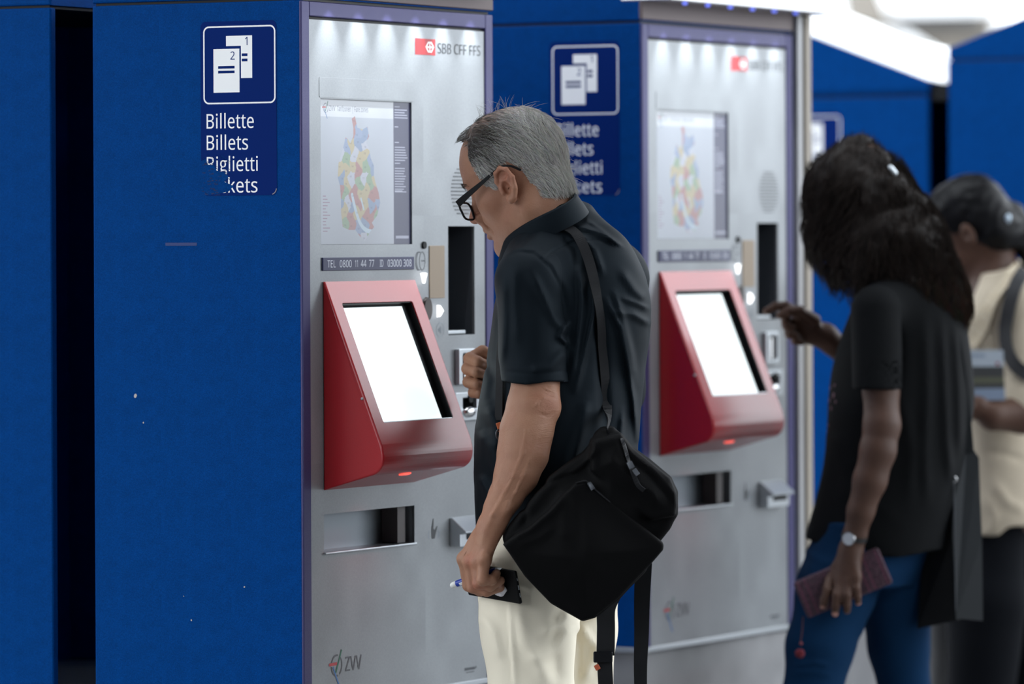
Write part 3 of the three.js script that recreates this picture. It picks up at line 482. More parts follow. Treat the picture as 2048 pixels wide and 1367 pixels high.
// many hairs in one mesh: each hair is a list of points; three-sided and tapering
class Hairs {
  constructor() { this.p = []; this.c = []; this.i = []; }
  add(pts, r, col, tipCol = col) {
    const n = pts.length, o = this.p.length / 3;
    for (let k = 0; k < n; k++) { const a = pts[Math.max(k - 1, 0)], b = pts[Math.min(k + 1, n - 1)], tx = b.x - a.x, ty = b.y - a.y, tz = b.z - a.z, l = Math.hypot(tx, ty, tz) || 1e-6;
      let ux = ty, uy = -tx, uz = 0.001; const ul = Math.hypot(ux, uy, uz); ux /= ul; uy /= ul; uz /= ul; const vx = (ty * uz - tz * uy) / l, vy = (tz * ux - tx * uz) / l, vz = (tx * uy - ty * ux) / l, R = r * (k === n - 1 ? 0.15 : 1 - 0.35 * k / n), u = k / (n - 1);
      for (let s = 0; s < 3; s++) { const A = s * 2.0944, ca = Math.cos(A) * R, sa = Math.sin(A) * R; this.p.push(pts[k].x + ux * ca + vx * sa, pts[k].y + uy * ca + vy * sa, pts[k].z + uz * ca + vz * sa); for (let q = 0; q < 3; q++) this.c.push(col[q] + (tipCol[q] - col[q]) * u); }
      if (k) for (let s = 0; s < 3; s++) { const a0 = o + (k - 1) * 3 + s, b0 = o + (k - 1) * 3 + (s + 1) % 3; this.i.push(a0, b0, a0 + 3, b0, b0 + 3, a0 + 3); } }
  }
  geometry() { const g = new THREE.BufferGeometry(); g.setAttribute('position', new THREE.Float32BufferAttribute(this.p, 3)); g.setAttribute('color', new THREE.Float32BufferAttribute(this.c, 3)); g.setIndex(this.i); g.computeVertexNormals(); return g; }
}
const shift = (g, o) => g.translate(-o.x, -o.y, -o.z);
// ---------------------------------------------------------------- the man at the first machine
const skinBump = noiseTexture(256, (x, y) => 0.5 * n3(x, y) + 0.5 * n1(x / 6, y / 6), 14);
const skinMat = phys(0xffffff, 0.52, 0, { vertexColors: true, bumpMap: skinBump, bumpScale: 0.0005, sheen: 0.25, sheenRoughness: 0.5, sheenColor: rgb(0.8, 0.4, 0.3), specularIntensity: 0.7 });
const weaveTex = noiseTexture(128, (x, y) => 0.5 + 0.25 * Math.sin(x * Math.PI / 2) * Math.cos(y * Math.PI / 2) + 0.3 * (n3(x, y) - 0.5), 30);
const shirtMat = phys(rgb(0.0019, 0.0030, 0.0046), 0.66, 0, { bumpMap: weaveTex, bumpScale: 0.0002, sheen: 0.25, sheenRoughness: 0.45, sheenColor: rgb(0.035, 0.07, 0.11), specularIntensity: 0.38, specularColor: rgb(0.6, 0.82, 1) });
const chinoMat = std(rgb(0.84, 0.77, 0.62), 0.85, 0, { bumpMap: weaveTex, bumpScale: 0.0002 });
const hairMat = phys(0xffffff, 0.42, 0, { vertexColors: true, specularIntensity: 0.6 });
const bagMat = phys(rgb(0.0015, 0.0015, 0.0018), 0.7, 0, { bumpMap: weaveTex, bumpScale: 0.0003, sheen: 0.12, sheenColor: rgb(0.03, 0.03, 0.035), sheenRoughness: 0.5, specularIntensity: 0.18 });
const darkMetal = std(rgb(0.06, 0.065, 0.075), 0.4, 0.6);
const strapMat = phys(rgb(0.0055, 0.006, 0.0075), 0.62, 0, { specularIntensity: 0.35, bumpMap: weaveTex, bumpScale: 0.0002 });

const MZ = 10.1;                                            // how far the man stands from the camera
const mF = V(-0.8, 0, -0.6), mL = V(-0.6, 0, 0.8);          // where his chest and his left side point
const man = thing('person', 'grey haired man in black shirt and beige trousers, bent head, bag on hip', 'person', P(1105, 2050, MZ).setY(0).toArray());
const mB = man.position;

// ---- trunk sections: [py, left px, right px, half depth]
const trunkOf = (rows, z, s, f) => trunk(rows.map(([py, l, r, b, dz = 0]) => {
  const c = P((l + r) / 2, py, z + dz), hw = (r - l) / 2 / FOCAL * z, a = Math.sqrt(Math.max(hw * hw - (b * f.x) ** 2, 0.0012)) / Math.abs(s.x);
  return [c.y, c.x, c.z, a, b];
}), s, f);
const shirtRows = [[418, 1075, 1160, 0.062], [455, 1050, 1185, 0.07], [480, 1032, 1216, 0.09], [510, 1015, 1247, 0.108], [550, 1003, 1275, 0.125], [610, 990, 1296, 0.14], [680, 981, 1298, 0.148], [750, 967, 1289, 0.152], [820, 955, 1281, 0.156], [900, 947, 1276, 0.16], [980, 949, 1270, 0.16], [1050, 952, 1258, 0.155], [1110, 956, 1246, 0.15], [1150, 958, 1240, 0.15]];
const inner = (rows, q) => rows.map(([y, l, r, b, d]) => [y, l + q, r - q, b - q * 0.001, d]);

const SH_L = P(1063, 562, 9.97), SH_R = P(1228, 560, 10.27);
const CUFF_L = P(1069, 772, 9.95), CUFF_R = P(1226, 780, 10.36);

const shirtFold = creases([
  // yoke and armhole seams
  [[[1008, 516], [1035, 503], [1068, 507], [1100, 535], [1125, 580], [1138, 640], [1139, 690]], 0.0036, -0.0009, 9.95],
  [[[1012, 511], [1036, 497], [1070, 500], [1106, 528], [1132, 575]], 0.006, 0.0012, 9.95],
  [[[1082, 520], [1110, 500], [1150, 482], [1200, 478], [1245, 497]], 0.0030, -0.0018, 9.98],
  [[[1120, 426], [1087, 448], [1030, 494]], 0.0064, -0.003, 9.98],
  // back folds
  [[[1157, 525], [1163, 600], [1154, 690], [1142, 770]], 0.0072, 0.006, 9.95],
  [[[1185, 560], [1188, 620], [1170, 700], [1150, 780]], 0.0064, 0.007, 9.95],
  [[[1213, 600], [1240, 655], [1254, 720], [1268, 800], [1276, 880]], 0.0064, 0.007, 9.98],
  [[[1228, 585], [1246, 640], [1262, 710], [1272, 770]], 0.0072, 0.006, 9.98],
  [[[1236, 592], [1270, 605], [1298, 618]], 0.0055, 0.0032, 10.0],
  [[[1222, 622], [1265, 628], [1300, 648]], 0.007, 0.0040, 10.0],
  [[[1240, 540], [1268, 580], [1290, 600]], 0.0096, 0.004, 10.0],
  [[[1165, 470], [1190, 500], [1205, 545]], 0.0064, 0.004, 9.98],
  [[[1150, 450], [1190, 462], [1225, 478], [1245, 494]], 0.0056, 0.004, 9.98],
  [[[1175, 440], [1205, 462], [1232, 486]], 0.0040, 0.003, 9.98],
  [[[1120, 470], [1150, 500], [1156, 540]], 0.0080, -0.004, 9.97],
  [[[1247, 820], [1240, 900], [1246, 960]], 0.0072, 0.005, 9.98],
  [[[1175, 800], [1160, 870], [1140, 940]], 0.0128, 0.006, 9.95],
  [[[1200, 640], [1206, 760], [1212, 860]], 0.0112, -0.007, 9.95],
  // sleeve
  [[[1008, 560], [1010, 640], [1005, 720]], 0.0080, 0.004, 9.92],
  [[[1060, 540], [1085, 590], [1110, 640], [1138, 668]], 0.0096, 0.004, 9.92],
  [[[1140, 640], [1120, 672], [1138, 690]], 0.0064, 0.006, 9.92],
  [[[1135, 700], [1100, 730], [1060, 742]], 0.0112, 0.004, 9.92],
  [[[1030, 530], [1028, 600], [1034, 690]], 0.0112, 0.003, 9.92],
  [[[998, 741], [1068, 746], [1136, 740]], 0.0030, -0.0009, 9.94],
  // belly
  [[[975, 810], [990, 850], [992, 900]], 0.0112, 0.006, 10.05],
  [[[960, 860], [985, 905], [1000, 950]], 0.0128, 0.006, 10.02], [[[955, 950], [975, 985], [985, 1030]], 0.0096, 0.005, 10.0], [[[978, 720], [990, 760], [985, 810]], 0.0128, -0.005, 10.02],
]);
const sleeveIn = cone(P(1067, 735, 9.953), P(1070, 810, 9.945), 0.0575, 0.0575, 0.004, true);
const hemY = P(1100, 1108, MZ).y, cuffLY = P(1066, 764, 9.95).y;
const shirtPrims = [
  trunkOf(shirtRows, MZ, mL, mF),
  cone(P(1110, 470, 10.08), SH_L.clone().add(V(0.0, 0.012, 0)), 0.062, 0.066, 0.06), cone(P(1135, 475, 10.13), SH_R.clone().add(V(-0.01, 0.012, 0)), 0.062, 0.068, 0.05),
  ellip(P(1190, 585, 10.06), [0.10, 0.14, 0.11], 0.06),
  cone(SH_R, CUFF_R, 0.072, 0.066, 0.03),
  cone(CUFF_R, P(1120, 765, 10.36), 0.06, 0.05, 0.02),
];
const sleevePrims = [cone(P(1085, 545, 10.0), SH_L, 0.072, 0.070, 0), cone(SH_L, CUFF_L, 0.070, 0.0690, 0.02), cone(CUFF_L, CUFF_L.clone().add(V(0.001, -0.06, 0)), 0.0690, 0.0715, 0.0)];
const shirtPost = (x, y, z, d) => d - 1.55 * shirtFold(x, y, z) - 0.0018 * noise3(x * 30, y * 20, z * 30) - 0.0028 * noise3(x * 9, y * 5, z * 9);
const shirtBase = field([...shirtPrims, ...sleevePrims.map((p) => ({ ...p, k: 0.01 }))], shirtPost);
const shirtF = field([...shirtPrims, ellip(P(1098, 1122, MZ), [0.13, 0.03, 0.12], 0.004, undefined, true)], (x, y, z, d) => Math.max(shirtPost(x, y, z, d), hemY + 0.006 * Math.sin(x * 22) - y));
const sleeveF = field([...sleevePrims, sleeveIn], (x, y, z, d) => Math.max(sleeveIn.d(x, y, z) < 0.02 && d > -0.004 && y < cuffLY + 0.02 && sleeveIn.d(x, y, z) < 0 ? d : shirtPost(x, y, z, d), cuffLY - 0.0025 * Math.sin(x * 60) - y));
{
  const g = surface(shirtF, V(-0.16, 0.96, -10.55), V(0.32, 1.72, -9.80), 0.0032), sh = part(man, 'shirt', shift(g, mB), shirtMat, 'black short sleeved shirt');
  part(sh, 'sleeve', shift(surface(sleeveF, V(-0.06, 1.30, -10.12), V(0.16, 1.64, -9.84), 0.003), mB), shirtMat);
}
// ---- collar
{
  const c = P(1083, 452, 10.075), ax = P(1066, 400, 10.06).sub(c).normalize(); // neck leans forwards
  const f = mF.clone().addScaledVector(ax, -mF.dot(ax)).normalize(), l = ax.clone().cross(f).normalize().multiplyScalar(1);
  if (l.dot(mL) < 0) l.negate();
  const N = 72, pos = [], idx = [], K = 9;
  for (let i = 0; i <= N; i++) {
    const u = i / N * 2 - 1, ph = Math.PI + u * (Math.PI - 0.16), cf = Math.cos(ph), sl = Math.sin(ph), back = (1 - cf) / 2, front = 1 - back; // ph = pi at the nape
    const dir = f.clone().multiplyScalar(cf * 0.088).addScaledVector(l, sl * 0.070), out = f.clone().multiplyScalar(cf).addScaledVector(l, sl).normalize();
    const top = 0.029 + 0.017 * back - 0.056 * front * front, drop = 0.040 + 0.016 * sstep(0.5, 1, front);
    const spread = 0.013 + 0.016 * sstep(0.55, 1, front);
    const prof = [[-0.003, top - 0.045], [-0.003, top - 0.01], [-0.001, top], [0.003, top + 0.003], [0.007, top - 0.001], [spread * 0.75 + 0.004, top - drop * 0.55], [spread + 0.006, top - drop], [spread + 0.0035, top - drop - 0.001], [0.003, top - 0.012]];
    for (const [o, h] of prof) { const q = c.clone().add(dir).addScaledVector(out, o).addScaledVector(ax, h); pos.push(q.x, q.y, q.z); }
    if (i) for (let k = 0; k < K; k++) { const a = (i - 1) * K + k, b = (i - 1) * K + (k + 1) % K; idx.push(a, b, a + K, b, b + K, a + K); }
  }
  for (let k = 1; k < K - 1; k++) { idx.push(0, k + 1, k); const o = N * K; idx.push(o, o + k, o + k + 1); }
  const g = new THREE.BufferGeometry(); g.setAttribute('position', new THREE.Float32BufferAttribute(pos, 3)); g.setIndex(idx); g.computeVertexNormals();
  const uv = new Float32Array(pos.length / 3 * 2); for (let i = 0; i < uv.length / 2; i++) { uv[2 * i] = pos[3 * i] + pos[3 * i + 2]; uv[2 * i + 1] = pos[3 * i + 1]; } g.setAttribute('uv', new THREE.BufferAttribute(uv, 2));
  part(man, 'collar', shift(g, mB), shirtMat, 'turned down black collar');
}
// ---- head frame
const yaw = 22 * Math.PI / 180, pit = 23 * Math.PI / 180, HK = 1.12;
const hc = P(1045, 368, MZ + 0.0);
const hx = V(-Math.cos(yaw) * Math.cos(pit), -Math.sin(pit), -Math.sin(yaw) * Math.cos(pit)), hz = V(-Math.sin(yaw), 0, Math.cos(yaw)), hy = hx.clone().cross(hz).normalize();
const H = (x, y, z) => hc.clone().addScaledVector(hx, x * HK).addScaledVector(hy, y * HK).addScaledVector(hz, z * HK);
const toH = (x, y, z) => { const a = x - hc.x, b = y - hc.y, c = z - hc.z; return [(a * hx.x + b * hx.y + c * hx.z) / HK, (a * hy.x + b * hy.y + c * hy.z) / HK, (a * hz.x + b * hz.y + c * hz.z) / HK]; };
const HA = [hx, hy, hz], hr = (...r) => r.map((q) => q * HK);
const skull = [ellip(H(0.005, 0.049, 0), hr(0.0925, 0.091, 0.074), 0, HA), ellip(H(0.030, 0.052, 0), hr(0.063, 0.064, 0.060), 0.02, HA)];
const headPrims = (ears = true) => [
  ...skull,
  ellip(H(0.036, -0.030, 0), hr(0.054, 0.072, 0.055), 0.03, HA),
  cone(H(-0.002, -0.05, 0.050), H(0.064, -0.092, 0.014), 0.020, 0.021, 0.03), cone(H(-0.002, -0.05, -0.050), H(0.064, -0.092, -0.014), 0.020, 0.021, 0.03),
  ball(H(0.076, -0.093, 0), 0.020, 0.02),
  ball(H(0.054, -0.014, 0.042), 0.024, 0.025), ball(H(0.054, -0.014, -0.042), 0.024, 0.025),
  cone(H(0.080, 0.034, 0.030), H(0.084, 0.033, 0), 0.013, 0.012, 0.016), cone(H(0.084, 0.033, 0), H(0.080, 0.034, -0.030), 0.012, 0.013, 0.016),
  { ...ball(H(0.098, 0.012, 0.033), 0.017, 0.012), sub: true }, { ...ball(H(0.098, 0.012, -0.033), 0.017, 0.012), sub: true },
  ball(H(0.074, 0.013, 0.031), 0.0145, 0.003), ball(H(0.074, 0.013, -0.031), 0.0145, 0.003),
  cone(H(0.084, 0.024, 0), H(0.108, -0.018, 0), 0.008, 0.0115, 0.012), ball(H(0.097, -0.027, 0.011), 0.0095, 0.008), ball(H(0.097, -0.027, -0.011), 0.0095, 0.008), ball(H(0.110, -0.021, 0), 0.0105, 0.006),
  ellip(H(0.080, -0.045, 0), hr(0.019, 0.022, 0.030), 0.015, HA),
  ellip(H(0.089, -0.0505, 0), hr(0.0115, 0.0065, 0.022), 0.004, HA), ellip(H(0.088, -0.0635, 0), hr(0.0115, 0.007, 0.020), 0.003, HA),
  { ...cone(H(0.098, -0.0572, 0.020), H(0.098, -0.0572, -0.020), 0.0022, 0.0022, 0.003), sub: true },
  // fold from the nostril to the mouth corner, cheek and neck lines
  { ...cone(H(0.090, -0.028, 0.020), H(0.076, -0.060, 0.032), 0.0025, 0.002, 0.008), sub: true },
  { ...cone(H(0.004, -0.02, 0.079), H(-0.004, -0.085, 0.060), 0.004, 0.004, 0.012), sub: true },
  { ...cone(H(0.022, -0.070, 0.064), H(0.024, -0.115, 0.044), 0.0025, 0.003, 0.008), sub: true }, { ...cone(H(0.010, -0.070, 0.066), H(0.010, -0.115, 0.05), 0.0025, 0.003, 0.008), sub: true },
  { ...cone(H(0.034, -0.078, 0.055), H(0.038, -0.112, 0.036), 0.002, 0.0025, 0.008), sub: true },
  ...(ears ? earPrims() : []),
];
const earPrims = () => [1, -1].flatMap((s) => {
  const e = (x, y, z) => H(x * 0.86 + 0.001, y * 1.0 - 0.004, s * z);
  const rim = [[0.014, -0.004, 0.076], [0.017, 0.014, 0.079], [0.010, 0.028, 0.083], [-0.004, 0.033, 0.087], [-0.018, 0.026, 0.0905], [-0.025, 0.008, 0.091], [-0.020, -0.010, 0.088], [-0.009, -0.024, 0.083], [0.001, -0.029, 0.080]];
  return [
    ellip(e(-0.004, 0.002, 0.079), hr(0.020, 0.030, 0.006), 0.008, [hx.clone().addScaledVector(hz, -s * 0.30).normalize(), hy, hz.clone().multiplyScalar(s).addScaledVector(hx, 0.30).normalize()]),
    ball(e(0.001, -0.026, 0.079), 0.0085, 0.008),
    ...rim.slice(1).map((q, i) => cone(e(...rim[i]), e(...q), 0.0042, 0.0042, 0.004)),
    cone(e(-0.013, 0.014, 0.086), e(-0.012, -0.004, 0.085), 0.0035, 0.0035, 0.005), cone(e(-0.012, -0.004, 0.085), e(-0.002, -0.016, 0.082), 0.0035, 0.0035, 0.005),
    { ...ellip(e(0.001, -0.004, 0.088), hr(0.0095, 0.0145, 0.014), 0.003, HA), sub: true }, { ...ellip(e(-0.001, 0.018, 0.089), hr(0.012, 0.008, 0.009), 0.003, HA), sub: true },
    cone(e(0.013, -0.002, 0.080), e(0.012, -0.010, 0.080), 0.0045, 0.0045, 0.004),
  ];
});
// ---- arms and hands (px, py, distance)
const A = (px, py, z, r) => [P(px, py, z), r];
const armL = [A(1063, 570, 9.97, 0.058), A(1070, 700, 9.955, 0.050), A(1072, 768, 9.945, 0.0465), A(1066, 812, 9.935, 0.0505), A(1053, 862, 9.928, 0.0515), A(1046, 905, 9.92, 0.0495), A(1033, 948, 9.907, 0.0425), A(1011, 992, 9.892, 0.0325), A(997, 1017, 9.882, 0.0275), A(989, 1040, 9.872, 0.0255)];
const HZ = 9.872;
const finger = (pts, r, k = 0.004) => chain(pts.map(([x, y, dz], i) => A(x, y, HZ + dz, r * [1.1, 1.04, 0.94, 0.82][i])), k, 0.008);
const handL = [
  ...chain([A(990, 1038, 9.872, 0.0245), A(976, 1062, 9.870, 0.0225)], 0.01),
  ...[[928, 1117, 0.028], [941, 1123, 0.012], [955, 1124, -0.006], [969, 1119, -0.022]].map(([x, y, dz]) => cone(P(982, 1052, HZ + dz * 0.3), P(x, y, HZ + dz), 0.0205, 0.0135, 0.014)),
  cone(P(960, 1085, HZ + 0.02), P(950, 1120, HZ + 0.03), 0.02, 0.016, 0.014),
  ...finger([[928, 1118, 0.028], [937, 1170, 0.036], [961, 1181, 0.030], [985, 1178, 0.022]], 0.0112), ...finger([[941, 1124, 0.011], [946, 1174, 0.014], [973, 1182, 0.010], [1000, 1174, 0.012]], 0.0112),
  ...finger([[955, 1125, -0.007], [957, 1166, -0.010], [980, 1171, -0.006], [1001, 1160, 0.0]], 0.011), ...finger([[969, 1120, -0.022], [965, 1160, -0.030], [984, 1159, -0.020], [993, 1146, -0.008]], 0.0105),
  ...[[929, 1116, 0.024], [941, 1120, 0.004], [954, 1122, -0.014], [969, 1117, -0.029]].map(([x, y, dz]) => ball(P(x, y, HZ + dz), 0.0125, 0.007)),
  ...chain([A(966, 1068, HZ + 0.028, 0.017), A(944, 1104, HZ + 0.058, 0.0135), A(952, 1134, HZ + 0.074, 0.0115), A(966, 1160, HZ + 0.080, 0.009)], 0.006, 0.014),
  // tendons and veins
  ...[[[985, 1058], [942, 1116], 0.002], [[988, 1056], [955, 1116], -0.012], [[990, 1060], [968, 1110], -0.022]].map(([a, b, dz]) => cone(P(...a, HZ - 0.0225), P(...b, HZ + dz - 0.009), 0.0035, 0.004, 0.006)),
];
const vein = (pts, r = 0.0024) => { const q = pts.map(([x, y, z]) => P(x, y, z)); return q.slice(1).map((p, i) => cone(q[i], p, r, r, 0.005)); };
const arm2 = [
  cone(P(1094, 800, 9.92), P(1098, 815, 9.925), 0.0185, 0.018, 0.02), // point of the elbow
  ...vein([[1052, 860, 9.876], [1046, 905, 9.8705], [1028, 950, 9.864], [1005, 995, 9.859], [985, 1030, 9.846], [972, 1062, 9.848], [966, 1085, 9.852]], 0.0036), ...vein([[1072, 872, 9.882], [1058, 920, 9.872], [1046, 950, 9.866], [1030, 985, 9.862], [1012, 1012, 9.86]], 0.0034), ...vein([[1012, 1020, 9.853], [985, 1060, 9.849], [972, 1090, 9.856], [962, 1112, 9.862]], 0.0026), ...vein([[1030, 830, 9.893], [1024, 880, 9.886], [1010, 930, 9.88], [996, 970, 9.876]], 0.003),
  cone(P(1012, 1012, 9.862), P(1004, 1024, 9.858), 0.012, 0.011, 0.012),
];
const RZ = 10.30, fingerR = (pts, r) => chain(pts.map(([x, y, dz], i) => A(x, y, RZ + dz, r * [1.12, 1.06, 0.97, 0.84][i])), 0.003, 0.006);
const armR = [A(1228, 565, 10.27, 0.058), A(1224, 690, 10.33, 0.05), A(1222, 785, 10.37, 0.046), A(1120, 770, 10.36, 0.045), A(1040, 752, 10.345, 0.032), A(1005, 745, 10.34, 0.027)];
const handR = [
  ...chain([A(1005, 745, 10.34, 0.026), A(990, 744, 10.342, 0.024)], 0.01),
  ...[[958, 714, 0.046], [951, 737, 0.05], [952, 762, 0.05], [957, 784, 0.046]].map(([x, y, dz]) => cone(P(990, 742 + (y - 745) * 0.3, RZ + 0.044), P(x, y, RZ + dz), 0.021, 0.0135, 0.012)),
  ...fingerR([[958, 713, 0.044], [939, 716, 0.016], [955, 722, -0.004], [972, 729, 0.004]], 0.0116), ...fingerR([[951, 737, 0.048], [935, 737, 0.012], [952, 743, -0.009], [971, 749, 0.0]], 0.0118),
  ...fingerR([[952, 761, 0.048], [937, 763, 0.012], [953, 768, -0.009], [971, 772, 0.0]], 0.0114), ...fingerR([[957, 783, 0.044], [946, 785, 0.016], [958, 787, -0.002], [971, 788, 0.004]], 0.0098),
  ...chain([A(985, 715, RZ + 0.03, 0.015), A(965, 702, RZ + 0.026, 0.0115), A(950, 708, RZ + 0.022, 0.0095)], 0.006, 0.012),
];
let manBody;
// ---- legs
const legL = [A(1052, 1150, 10.02, 0.10), A(1060, 1260, 10.0, 0.095), A(1064, 1400, 9.99, 0.083), A(1066, 1530, 9.98, 0.066), A(1072, 1700, 10.03, 0.062), A(1074, 1985, 10.06, 0.056)];
const legR = [A(1142, 1150, 10.17, 0.10), A(1147, 1260, 10.18, 0.088), A(1146, 1400, 10.18, 0.080), A(1146, 1530, 10.17, 0.066), A(1150, 1700, 10.22, 0.062), A(1152, 1985, 10.25, 0.056)];
{
  const thin = (c, q) => c.map(([p, r]) => [p, r - q]);
  const neck = [cone(H(-0.022, -0.035, 0), P(1098, 470, 10.09), 0.061, 0.075, 0.03), cone(H(-0.02, -0.03, 0.05), P(1062, 500, 10.03), 0.012, 0.012, 0.025)];
  const bodyPrims = [...headPrims(), ...neck, trunkOf(inner(shirtRows, 16), MZ, mL, mF), ...chain(armL, 0.012, 0.03), ...arm2, ...handL, ...chain(armR, 0.012, 0.03), ...handR, ...chain(thin(legL, 0.014), 0.02, 0.03), ...chain(thin(legR, 0.014), 0.02, 0.03), cone(P(1074, 1985, 10.05), P(1035, 2040, 10.0), 0.04, 0.03, 0.02), cone(P(1152, 1985, 10.25), P(1110, 2040, 10.2), 0.04, 0.03, 0.02)];
  const elbowRings = creases([[[[1060, 786], [1085, 779], [1112, 790]], 0.0022, -0.0018, 9.9], [[[1058, 794], [1084, 786], [1114, 797]], 0.002, -0.0016, 9.9], [[[1064, 779], [1090, 773], [1114, 781]], 0.002, -0.0014, 9.9], [[[1075, 825], [1095, 832], [1110, 824]], 0.002, -0.0012, 9.9], [[[1072, 812], [1078, 800], [1092, 792]], 0.003, 0.0018, 9.9]]);
  const post = (x, y, z, d) => d - 2.0 * elbowRings(x, y, z) - (Math.abs(d) < 0.02 ? 0.0005 * noise3(x * 60, y * 60, z * 60) : 0);
  const f = field(bodyPrims, post);
  const base = [0.32, 0.155, 0.094], red = [0.32, 0.105, 0.066], pale = [0.42, 0.25, 0.185], lip = [0.34, 0.14, 0.115], nail = [0.56, 0.36, 0.30];
  const spots = []; const tint = (p, r, c, s) => spots.push([p, r, c, s]);
  tint(H(0.11, -0.02, 0), 0.020, red, 0.6); for (const s of [1, -1]) { tint(H(-0.005, 0.01, s * 0.088), 0.032, red, 0.55); tint(H(0.045, -0.02, s * 0.05), 0.03, red, 0.3); tint(H(0.092, 0.040, s * 0.03), 0.012, [0.16, 0.12, 0.10], 0.75); }
  tint(H(0.094, -0.0505, 0), 0.014, lip, 0.7); tint(H(0.093, -0.0635, 0), 0.013, lip, 0.7);
  for (const [x, y] of [[929, 1116], [941, 1120], [954, 1122], [969, 1117], [940, 1172], [948, 1176], [960, 1168], [966, 1163]]) tint(P(x, y, HZ - 0.01), 0.016, red, 0.5);
  for (const [x, y, r] of [[969, 729, 0.005], [969, 749, 0.006], [969, 771, 0.0065], [968, 787, 0.0055]]) tint(P(x, y, RZ - 0.009), r, nail, 0.95);
  tint(P(993, 1145, HZ - 0.012), 0.006, nail, 0.7); tint(P(1001, 1172, HZ), 0.006, nail, 0.7); tint(P(1092, 805, 9.905), 0.026, red, 0.45);
  tint(H(0.05, 0.04, 0.02), 0.05, pale, 0.3); tint(H(0.0, 0.13, 0.02), 0.05, pale, 0.6);
  tint(H(0.060, -0.085, 0.03), 0.04, [0.33, 0.2, 0.15], 0.5);
  const color = (x, y, z) => { const m = 1 + 0.10 * noise3(x * 40, y * 40, z * 40) + 0.06 * noise3(x * 160, y * 160, z * 160), c = base.map((q, i) => q * (i ? m : 0.5 + 0.5 * m)); for (const [p, r, k, s] of spots) { const d2 = ((x - p.x) ** 2 + (y - p.y) ** 2 + (z - p.z) ** 2) / r / r; if (d2 < 4) { const w = s * Math.exp(-d2 * 1.6); for (let i = 0; i < 3; i++) c[i] += (k[i] - c[i]) * w; } } return c; };
  const gs = [
    surface(f, V(-0.16, 1.58, -10.28), V(0.17, 1.93, -9.86), 0.0021, color),      // head
    surface(f, V(-0.13, 0.88, -10.02), V(0.03, 1.14, -9.80), 0.0021, color),      // left hand
    surface(f, V(-0.11, 1.25, -10.40), V(0.0, 1.42, -10.22), 0.0021, color),      // right hand
    surface(f, V(-0.04, 1.115, -10.06), V(0.12, 1.40, -9.80), 0.003, color),      // left forearm
    surface(f, V(-0.03, 1.02, -10.50), V(0.30, 1.60, -9.87), 0.009, color),       // under the shirt
    surface(f, V(-0.10, -0.0, -10.45), V(0.24, 1.03, -9.88), 0.009, color),
  ];
  for (const g of gs) { g.deleteAttribute('uv'); const p = g.attributes.position, n = g.attributes.normal, uv = new Float32Array(p.count * 2); for (let i = 0; i < p.count; i++) { uv[2 * i] = p.getX(i) * 0.8 + p.getZ(i) * 0.6; uv[2 * i + 1] = p.getY(i); } g.setAttribute('uv', new THREE.BufferAttribute(uv, 2)); }
  part(man, 'body', shift(mergeGeometries(gs), mB), skinMat);
  manBody = f;
}
// ---- trousers
{
  const fold = creases([
    [[[1012, 1205], [1018, 1290], [1024, 1367]], 0.0022, -0.0015, 9.9], [[[1018, 1200], [1024, 1290], [1032, 1380]], 0.006, 0.003, 9.9],
    [[[985, 1120], [1000, 1150], [1060, 1180]], 0.006, 0.004, 9.9], [[[1030, 1205], [1050, 1280], [1100, 1370]], 0.016, 0.006, 9.9], [[[1120, 1220], [1108, 1290], [1112, 1367]], 0.014, -0.005, 9.9],
    [[[1140, 1225], [1120, 1250], [1085, 1265]], 0.010, 0.005, 9.9], [[[1145, 1250], [1110, 1300], [1060, 1320]], 0.012, 0.004, 9.9], [[[962, 1230], [985, 1260], [1000, 1320]], 0.012, 0.004, 9.95],
    [[[1160, 1250], [1190, 1290], [1210, 1350]], 0.010, 0.005, 10.1], [[[1220, 1260], [1190, 1310], [1170, 1360]], 0.010, 0.004, 10.1], [[[1152, 1245], [1158, 1300], [1156, 1367]], 0.008, -0.004, 10.08]]);
  const f = field([...chain(legL, 0.02), ...chain(legR, 0.015), trunkOf([[1040, 968, 1236, 0.135], [1100, 958, 1238, 0.14], [1170, 955, 1232, 0.135], [1225, 965, 1215, 0.11]], MZ, mL, mF)].map((p, i) => (i === 5 ? { ...p, k: 0.004 } : p)),
    (x, y, z, d) => Math.max(d - 1.7 * fold(x, y, z) - 0.003 * noise3(x * 12, y * 7, z * 12) - 0.0015 * noise3(x * 30, y * 18, z * 30), P(1100, 2010, MZ).y - y, y - P(1100, 1062, MZ).y));
  const g = surface(f, V(-0.11, 0.03, -10.5), V(0.26, 1.1, -9.8), 0.004);
  part(man, 'trousers', shift(g, mB), chinoMat, 'beige cotton trousers');
  const sh = field([cone(P(1080, 2062, 10.07), P(1010, 2068, 9.96), 0.045, 0.04, 0.02), cone(P(1150, 2062, 10.26), P(1085, 2068, 10.16), 0.045, 0.04, 0.0)], (x, y, z, d) => Math.max(d, 0.004 - y));
  part(man, 'shoes', shift(surface(sh, V(-0.12, -0.02, -10.4), V(0.22, 0.12, -9.85), 0.006), mB), std(rgb(0.03, 0.02, 0.015), 0.5));
}
